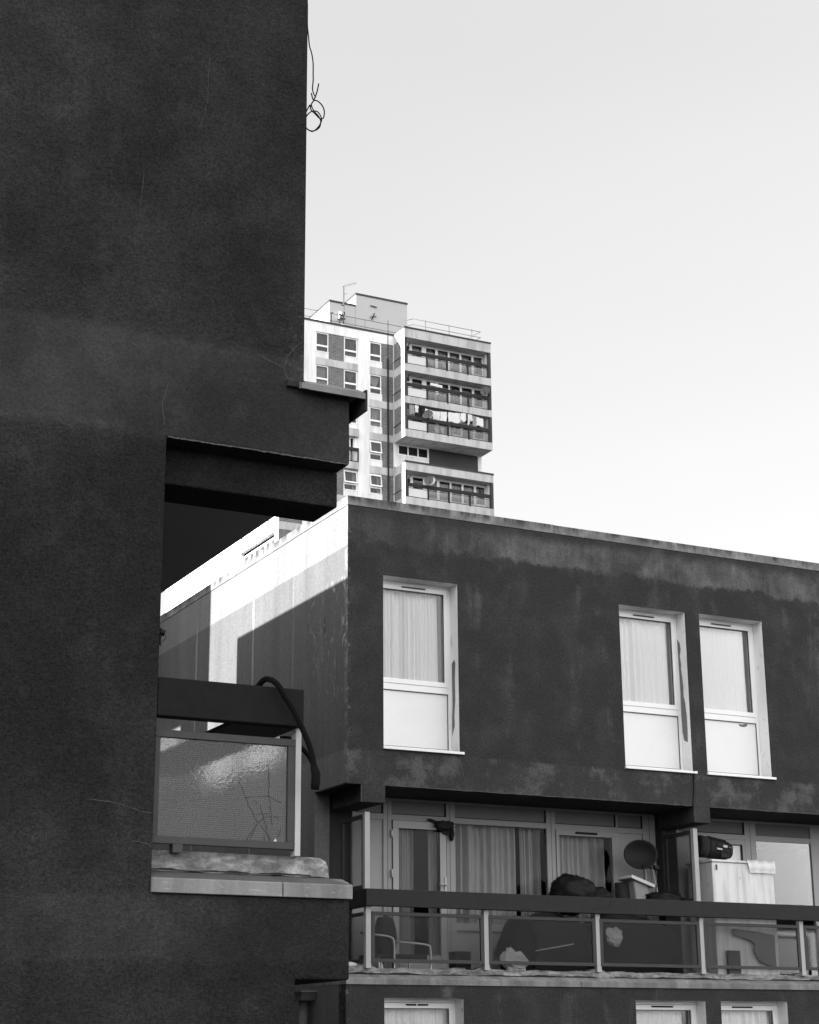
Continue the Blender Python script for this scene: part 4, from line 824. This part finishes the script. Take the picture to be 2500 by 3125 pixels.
for i in range(NS):
    zt = ZT-P_*i
    for k, (a, c, cn) in enumerate(((50.36, 51.40, 'left'), (52.70, 53.80, 'middle'), (54.84, 55.84, 'right'))):
        if i == 3 and k == 1: continue
        tower_window(a, c, zt, (k == 2 and i in (3, 4)) or (k == 1 and i == 4))
        if i >= 5: continue
        y = Mp+.30
        if (k, i) == (2, 1): # swagged curtain
            mb = MB(); nn = 24; pts = [(a+.06, y, zt-.08), (c-.06, y, zt-.08)]+[(c-.06-(c-a-.12)*t/nn, y, zt-.08-.86*math.sin(math.pi*min(1, (t/nn)*1.0))**.8) for t in range(1, nn)]
            mb.prism(pts, (0, .02, 0)); single('curtain', mb, MT['tcurtw'], 'pale swagged curtain, right column of tower windows, %s' % FL[i], 'curtain', GT)
        elif (k, i) == (1, 1):
            mb = MB().prism([(a+.1, y, zt-.1), (c-.1, y, zt-.1), ((a+c)/2+.05, y, zt-.85)], (0, .02, 0)); single('curtain', mb, MT['tcurt'], 'pointed grey curtain in the middle column of tower windows, %s' % FL[i], 'curtain', GT)
        elif i in (0,) or (k, i) in ((0, 1), (2, 2)):
            x1_ = c-.03; x0_ = a+.03 if (k, i) != (2, 0) else a+.40
            single('curtain', curtain_mesh(x0_, x1_, zt-1.5, zt-.05, y, .16, .03, i*3+k), MT['tcurtw'] if (k, i) in ((2, 2), (0, 1)) else MT['tcurt'], 'grey net curtain in the %s column of tower windows, %s' % (cn, FL[i]), 'curtain', GT)
        elif i == 4:
            single('curtain', curtain_mesh(c-.30, c-.05, zt-1.5, zt-.05, y, .12, .03, k), MT['tcurtw'], 'drawn back curtain in the %s column of tower windows, %s' % (cn, FL[i]), 'curtain', GT)
# loggia on the fourth floor, middle column
zt = ZT-3*P_
lo = MB(); lo.box(52.68, 53.83, Mp-.25, Mp+.014, zt-.04, zt+.57); lo.box(52.68, 53.83, Mp-.25, Mp+.014, zt-2.06-.55, zt-2.06)
obj('loggia_slab', lo, MT['ts'], tb)
obj('loggia_rail', MB().box(52.68, 53.82, Mp-.25, Mp-.12, zt-1.2, zt-.95).box(53.74, 53.81, Mp-.24, Mp-.13, zt-2.06, zt-1.2).box(52.68, 53.74, Mp-.24, Mp-.2, zt-2.06, zt-1.99), MT['tdark'], tb)
obj('loggia_panel', MB().box(52.68, 53.74, Mp-.2, Mp-.18, zt-1.99, zt-1.3), MT['tglass'], tb)
f = MB(); f.box(52.70, 53.6, Mp+.1, Mp+.16, zt-.12, zt-.04); f.box(53.52, 53.6, Mp+.1, Mp+.16, zt-2.05, zt-.12); f.box(53.6, 53.86, Mp+.05, Mp+.5, zt-2.06, zt); f.box(53.2, 53.27, Mp+.1, Mp+.16, zt-2.05, zt-.12)
obj('window', f, MT['tframe'], tb); 
# black drainpipe and lightning rod
obj('drainpipe', MB().tube([(56.36, Mp-.04, 52.9), (56.36, Mp-.04, 0)], .07, 8).tube([(56.36, Mp-.06, 56.1), (56.36, Mp-.06, 52.9)], .022, 6), MT['tdark'], tb)

# projecting bay
def bay_level(zr0, zr1, floors, first):
    """zr0/zr1 roof fascia bottom/top, floors = slab (top,bottom) list"""
    s_ = MB(); s_.box(X1, X2, T, Mp+.012, zr0, zr1)
    for (a, b) in floors: s_.box(X1, X2, T+.002, Mp+.012, b, a)
    obj('bay_slab', s_, MT['ts'], tb)
    obj('roof_edge', MB().box(X1-.03, X2+.03, T-.04, T+.3, zr1, zr1+.13), MT['tcop'], tb)
    zs = [zr0]+[v for ab in floors for v in ab]
    for k in range(len(floors)):
        zt_, zb = zs[2*k], zs[2*k+1]; bay_floor(zt_, zb)
bayfloor_curt = []
def bay_floor(zt_, zb):
    w_ = MB(); w_.box(X1, X1+.2, T+.004, Mp+.01, zb, zt_); obj('bay_side_wall', w_, MT['tw'], tb)
    obj('brick_panel', MB().box(X1-.03, X1-.001, T+.62, Mp-.12, zb+.02, zt_-.05), MT['brick'], tb)
    r_ = MB().bar((X1-.06, T+.5, zb+.63), (X1-.06, Mp, zb+.63), .025); obj('bay_rod', r_, MT['tdark'], tb)
    obj('bay_column_and_shade', MB().box(X2-.22, X2-.01, T+.006, T+.25, zb, zt_), MT['tgrey'], tb); obj('bay_column_and_shade', MB().box(X1+.004, X1+.2, T-.012, T+.0035, zb, zt_), MT['tgrey'], tb)  # left one is a thin sheet coloured dark for the shaded wall end
    obj('bay_side_wall', MB().box(X2-.2, X2-.012, T+.251, Mp, zb, zt_), MT['tw'], tb)
    ra = MB().box(X1+.2, X2-.23, T-.02, T+.10, zb+.83, zb+1.09); obj('bay_rail', ra, MT['tdark'], tb)
    po = MB()
    for x in (58.80, 60.56, 62.36): po.box(x-.065, x+.065, T-.01, T+.08, zb-.06, zb+.83)
    po.box(X1+.2, X1+.29, T, T+.08, zb, zb+.83); po.box(X2-.36, X2-.24, T, T+.08, zb-.02, zb+.83); po.box(X1+.29, X2-.36, T+.01, T+.06, zb+.01, zb+.06); po.box(X1+.29, X2-.36, T+.01, T+.05, zb+.70, zb+.73)
    obj('bay_post', po, MT['tdark'], tb)
    pa = MB()
    for a, c in ((57.16, 58.735), (58.865, 60.495), (60.625, 62.295), (62.425, 64.05)):
        pa = MB().box(a, c, T+.025, T+.035, zb+.06, zb+.70)
        obj('bay_glass', pa, MT['tpanel'] if a < 57.5 else MT['tbal'], tb)
    # recessed back wall with six white framed windows
    YB = T+.95; wx = [(58.01, 58.86), (59.24, 60.04), (60.26, 61.15), (61.29, 62.16), (62.33, 63.23), (63.42, 64.17)]
    h = [(a, c, zb+(.45 if 1 <= k <= 4 else .55), zt_-.16) for k, (a, c) in enumerate(wx)]
    obj('bay_back_wall', MB().wall('y', YB, X1+.2, X2-.2, zb, zt_, h, .12), MT['tframe'], tb)
    g_ = MB(); fr_ = MB()
    for a, c, z0, z1 in h: g_.box(a, c, YB+.05, YB+.06, z0, z1); 
    obj('bay_window', g_, MT['tglass'], tb)
    obj('core', MB().box(X1+.2, X2-.2, YB+.6, YB+.8, zb, zt_), MT['tin'], tb)
MT['tbal'] = mat_clear('balcony tower glass', .82)
bay_level(54.19, 54.93, [(52.05, 51.45), (49.41, 48.85), (46.77, 46.17)], 0)
bay_level(43.53, 44.14, [(41.45, 40.85), (38.8, 38.2)], 1)
# storey between the two bays, set back
zb = 44.27
gp = MB().wall('y', Mp, X1+.0, 59.84, 44.27, 46.17, [(57.19, 59.80, 45.31, 46.14)], .2); obj('render_wall', gp, MT['tw'], tb)
f = MB(); f.box(57.19, 59.80, Mp+.02, Mp+.1, 46.06, 46.139); f.box(57.19, 59.80, Mp+.02, Mp+.1, 45.31, 45.39)
for x in (57.19, 58.02, 58.87, 59.71): f.box(x, x+.09, Mp+.021, Mp+.099, 45.39, 46.06)
wo2 = obj('window', f, MT['tframe'], tb); obj('pane', MB().box(57.28, 59.71, Mp+.05, Mp+.06, 45.39, 46.06), MT['tglass'], wo2)
obj('dark_wall', MB().box(59.84, 64.10, Mp+.02, Mp+.5, 44.27, 46.17), MT['tgrey'], tb)
obj('render_wall', MB().box(64.10, 64.43, Mp-.02, Mp+.6, 43, 46.17), MT['tw'], tb)

# sunlit left flank: solid wall with a loggia band
lf = MB().wall('x', X0, Mp+.5, 138, 0, 54.88, [(Mp+.7, 121, 36.1, 38.15), (Mp+.7, 121, 38.72, 40.8)], .25); obj('flank_wall', lf, MT['tw'], tb)
obj('core', MB().box(X0+.70, X0+.76, Mp+.5, 122, 36, 38.6), MT['tgrey'], tb); obj('core', MB().box(X0+1.25, X0+1.31, Mp+.5, 122, 38.7, 41), MT['ts'], tb)
for k in range(6):
    fo = obj('flank_window', MB().wall('x', X0+.22, Mp+.85+k*1.05, Mp+1.85+k*1.05, 36.3, 37.95, [(Mp+.97+k*1.05, Mp+1.73+k*1.05, 36.45, 37.8)], .08), MT['tframe'], tb)
    obj('pane', MB().box(X0+.25, X0+.28, Mp+.96+k*1.05, Mp+1.74+k*1.05, 36.44, 37.81), MT['tin'], fo)
obj('joint', MB().box(X0-.012, X0-.001, Mp+.5, 137, 38.70, 38.76), MT['tgrey'], tb)
obj('joint', MB().box(X0-.012, X0-.001, Mp+.7, 121.2, 38.13, 38.19), MT['tgrey'], tb)
lp = MB()
for y in (115.67, 117.45, 119.2, 120.9): lp.box(X0-.02, X0+.06, y-.07, y+.07, 38.72, 39.5)
lp.box(X0-.02, X0+.08, Mp+.7, 121, 39.45, 39.6); obj('flank_rail', lp, MT['tdark'], tb)
obj('flank_panel', MB().box(X0+.01, X0+.03, Mp+.7, 121, 38.74, 39.45), MT['tpanel'], tb)
obj('brick_panel', MB().box(X0-.02, X0-.001, 124.7, 126.1, 30, 38.7), MT['brick'], tb)

# roof room
pr_ = MB().box(55.16, 59.68, 117, 124, 54.85, 59.33); 
pr_.box(52.90, 55.159, 117.05, 122.2, 54.85, 58.33); obj('roof_room', pr_, MT['plant'], tb)
obj('roof_edge', MB().box(55.12, 59.72, 116.95, 124.05, 59.33, 59.47).box(52.86, 55.115, 117.0, 122.25, 58.33, 58.47), MT['tcop'], tb)
ln = MB().box(53.62, 54.05, 116.7, 117.045, 56.95, 57.5); ln.tube([(53.8, 116.68, 57.35), (53.8, 116.4, 57.2)], .13, 10); obj('floodlight', ln, MT['lt'], tb)
obj('floodlight', MB().box(53.7, 53.92, 116.35, 116.68, 57.12, 57.36).box(53.66, 54.08, 116.6, 116.7, 56.86, 56.94), MT['tdark'], tb)
obj('wall_bracket', MB().bar((56.5, 116.9, 57.4), (56.75, 116.9, 58.0), .04).bar((56.35, 116.9, 57.6), (56.9, 116.9, 57.75), .03).bar((56.4, 116.92, 58.6), (56.95, 116.92, 58.55), .04), MT['tdark'], tb)
# roof railings
rl = MB(); y = Mp+.7
for z in (55.53, 56.13): rl.bar((47.6, y, z), (58.0 if z > 56 else 57.4, y, z), .022)
for x in (48.8, 50.7, 52.61, 54.75, 56.74): rl.bar((x, y, 54.85), (x, y, 56.18), .028)
obj('roof_railing', rl, MT['galv'], tb)
rl = MB(); y = T+.6
for z in (55.6, 56.08): rl.bar((57.95, y, z), (63.9, y, z), .022); rl.bar((57.95, y, z), (57.2, y+.9, z-.05), .022); rl.bar((63.9, y, z), (63.3, y+.9, z-.25), .022)
for x in (59.02, 61.08, 63.1): rl.bar((x, y, 55.0), (x, y, 56.14), .028)
obj('roof_railing', rl, MT['galv'], tb)
# aerial on the roof
an = thing('aerial', 'thin tall television aerial on the tower roof', 'aerial', (52.94, 114.5, 54.85))
obj('mast', MB().bar((52.94, 114.5, 54.85), (52.94, 114.5, 58.6), .05), MT['galv'], an)
ab = MB().bar((52.8, 114.5, 58.55), (53.9, 114.2, 58.95), .014)
for k in range(5): p = Vector((53.1+.18*k, 114.42-.05*k, 58.64+.065*k)); ab.bar(p-Vector((.0, .0, .13)), p+Vector((0, 0, .13)), .012)
ab.bar((52.94, 114.5, 57.9), (53.2, 114.4, 58.0), .015); obj('antenna', ab, MT['galv'], an)
obj('bracket', MB().bar((52.7, 114.5, 57.0), (53.0, 114.5, 56.95), .04).bar((52.55, 114.5, 56.2), (52.95, 114.5, 56.15), .04), MT['tdark'], an)
single('vent_pipe', MB().tube([(51.95, 114.6, 54.85), (51.95, 114.6, 56.25)], .035, 8).bar((51.9, 114.6, 56.2), (52.12, 114.6, 56.3), .03), MT['tdark'], 'short dark pipe standing at the tower roof edge left of the aerial', 'pipe')
single('skylight_dome', MB().blob((52.95, 114.7, 54.9), (.45, .45, .62), 1, .02, flat=54.86), MT['plant'], 'pale rounded vent dome at the foot of the tower aerial', 'vent')

# things on the tower balconies
GD = 'satellite dishes on the tower balconies'
def tdish(x, y, z, r, n, label, stalk):
    t = thing('satellite_dish', label, 'satellite dish', (x, y, z-r), GD)
    c = Vector((x, y, z)); n = Vector(n).normalized(); u = n.cross(Vector((0, 0, 1))).normalized(); v = u.cross(n); d = MB(); nu, nv = 20, 4; vs = []
    for j in range(nv+1):
        for i in range(nu):
            a = 2*math.pi*i/nu; k = j/nv; vs.append(c+(u*math.cos(a)+v*math.sin(a))*r*k-n*.12*(1-k*k))
    d.add(vs+[p-n*.02 for p in vs], [(j*nu+i, j*nu+(i+1) % nu, (j+1)*nu+(i+1) % nu, (j+1)*nu+i) for j in range(nv) for i in range(nu)]+[((nv+1)*nu+j*nu+i, (nv+1)*nu+(j+1)*nu+i, (nv+1)*nu+(j+1)*nu+(i+1) % nu, (nv+1)*nu+j*nu+(i+1) % nu) for j in range(nv) for i in range(nu)], True)
    obj('bowl', d, MT['tip'], t); obj('arm', MB().tube([c-n*.1, c-n*.1+Vector((0, 0, -stalk))], .03, 6).bar(c-v*r*.8, c+n*.4-v*.1, .02), MT['tdark'], t)
tdish(58.8, T-.25, 42.85, .42, (-.5, -.8, .25), 'round dark dish on the rail of the lowest tower balcony', .5)
tdish(58.78, T-.2, 48.17, .36, (-.4, -.85, .3), 'dark dish among the washing on the third tower balcony', .45)
tdish(63.75, T-.2, 50.85, .40, (-.75, -.6, .2), 'dark dish at the right end of the second tower balcony', .5)
def lamp(x, z, lb):
    mb = MB().bar((x, T+.5, z), (x+.12, T+.3, z+.28), .04); mb.blob((x, T+.45, z-.12), (.15, .12, .17), 3, .2, 12, 8); mb.bar((x, T+.6, z), (x+.05, T+.9, z+.02), .03)
    return single('wall_lamp', mb, MT['tdark'], lb, 'lamp', 'lamps by the tower balcony doors')
lamp(57.38, 50.88+.2, 'dark lamp at the left end of the second tower balcony'); lamp(57.4, 53.65, 'dark lamp at the left end of the top tower balcony'); lamp(57.38, 43.0, 'dark lamp at the left end of the lowest tower balcony')
single('plank', MB().obox((59.55, T-.06, 50.63), (.50, 0, -.035), (0, .05, 0), (0, 0, .10)), MT['wht'], 'white plank lying on the rail of the second tower balcony', 'plank')
# window curtains on bays
rr = random.Random(4)
GB = 'curtains behind the tower balcony windows'
bw_ = [(58.01, 58.86), (59.24, 60.04), (60.26, 61.15), (61.29, 62.16), (62.33, 63.23), (63.42, 64.17)]
ORD = ['leftmost', 'second', 'third', 'fourth', 'fifth', 'rightmost']
for zb, zt_, nm, sty in ((52.05, 54.19, 'top', 'tie'), (49.41, 51.45, 'second', 'dark'), (41.45, 43.53, 'lowest', 'pale')):
    for k, (a, c) in enumerate(bw_):
        y = T+1.25; z1 = zt_-.15; z0 = zb+.4
        if sty == 'tie':
            lx = a+.03 if k % 2 == 0 else c-.03; ox = c-.05 if k % 2 == 0 else a+.05
            mb = MB(); n = 12
            mb.prism([(a+.03, y, z1), (c-.03, y, z1), (c-.03 if k in (1, 2) else a+.1+.2*(c-a), y, z1-1.25), (c-.28 if k in (1, 2) else a+.03, y, z1-1.25)], (0, .03, 0))
            single('curtain', mb, MT['tcurtw'], 'tied back net curtain in the %s window of the %s tower balcony' % (ORD[k], nm), 'curtain', GB)
        elif sty == 'dark':
            single('curtain', curtain_mesh(a, c, z0, z1, y, .2, .03, k+30), MT['tcurt'], 'dark curtain in the %s window of the %s tower balcony' % (ORD[k], nm), 'curtain', GB)
        elif k > 0:
            single('curtain', curtain_mesh(a, c, z0, z1, y, .17, .03, k+40), MT['tcurtw'], 'pale net curtain in the %s window of the %s tower balcony' % (ORD[k], nm), 'curtain', GB)
# washing line on the third balcony
GL = 'washing on the third tower balcony'
zl = lambda x: 48.70+.10*math.cos((x-57.3)*1.35)-.03*math.sin(x*3)
lnp = [(57.25+.25*i, T+.0, zl(57.25+.25*i)) for i in range(28)]
single('washing_line', MB().tube(lnp, .02, 5), MT['tdark'], 'sagging washing line strung across the third tower balcony', 'washing line')
items = [(57.28, .42, .75, 'gry', 'grey top'), (57.75, .30, .55, 'wht', 'small pale shirt'), (57.72, .72, 1.2, 'blk', 'long dark trousers'), (58.30, .35, .50, 'blk', 'black jumper'), (58.62, .25, .5, 'wht', 'narrow white towel'), (58.93, .28, .62, 'wht', 'white vest'), (59.24, .30, .70, 'wht', 'white pillow case'), (59.56, .32, .72, 'wht', 'white shirt'),
         (59.90, .58, .78, 'wht', 'square white towel'), (60.58, 1.05, .80, 'wht', 'wide white sheet'), (61.66, .48, .66, 'wht', 'white sheet end'), (62.28, .16, .85, 'wht', 'thin white strip'), (62.46, .22, .5, 'wht', 'white sock pair'), (62.72, .28, .9, 'gry', 'grey striped cloth'), (63.02, .62, .66, 'wht', 'broad white towel')]
for j, (x, wd, hh, mk, nm) in enumerate(items):
    y = T+.02-.004*(j % 3)+(.1 if mk == 'blk' and wd > .5 else 0)
    mb = MB().sheet(x, x+wd, 0, 1, lambda xx, zz: 0, 14, 8); vs = []
    for (xx, yy, tt) in mb.v:
        u = (xx-x)/wd; zt_ = zl(xx); sag = .06*math.sin(u*math.pi)+.05*math.sin(u*7+j)
        zz = zt_-(1-tt)*(hh+sag); vs.append((xx+.03*(1-tt)*math.sin(j*2.2+tt*4), y+.025*math.sin(u*12+j)*(1-tt*.5), zz))
    if nm in ('long dark trousers', 'small pale shirt', 'white vest'):      # legs or shoulders: notch the lower middle / sides
        for q, (xx, yy, tt) in enumerate(mb.v):
            u = (xx-x)/wd; px, py, pz = vs[q]
            if tt < .55: vs[q] = (x+wd*(.5+(u-.5)*.78), py, pz + (.25*hh if abs(u-.5) < .14 and nm == 'long dark trousers' else 0))
    mb.v = vs
    o = single('laundry', mb, MT[mk], "%s, %s from the left on the tower's washing line" % (nm, ['first', 'second', 'third', 'fourth', 'fifth', 'sixth', 'seventh', 'eighth', 'ninth', 'tenth', 'eleventh', 'twelfth', 'thirteenth', 'fourteenth', 'fifteenth'][j]), 'washing', GL)
    sdm = o.modifiers.new('cloth', 'SOLIDIFY'); sdm.thickness = .012
for x, wd, hh, z, mk, nm in ((59.55, .30, .55, 47.35, 'wht', 'small white cloth hanging inside the glass of the third tower balcony'), (60.05, .38, .72, 47.45, 'wht', 'larger white cloth hanging inside the glass of the third tower balcony'), (61.0, 1.0, .3, 47.1, 'wht', 'white bundle behind the glass of the third tower balcony')):
    o = single('laundry', MB().sheet(x, x+wd, z-hh, z, lambda xx, zz: T+.3+.03*math.sin(xx*15), 14, 6, lambda u, w_, xx: xx+(.12*(1-w_)*(1 if u < .5 else -1))), MT[mk], nm, 'washing', GL)
    o.modifiers.new('cloth', 'SOLIDIFY').thickness = .012
single('plant_pots', MB().blob((58.0, T+.3, 49.75), (.55, .2, .3), 5, .3).blob((60.0, T+.3, 49.7), (.25, .2, .35), 6, .4), MT['gry'], 'greyish clutter behind the glass of the second tower balcony', 'clutter')
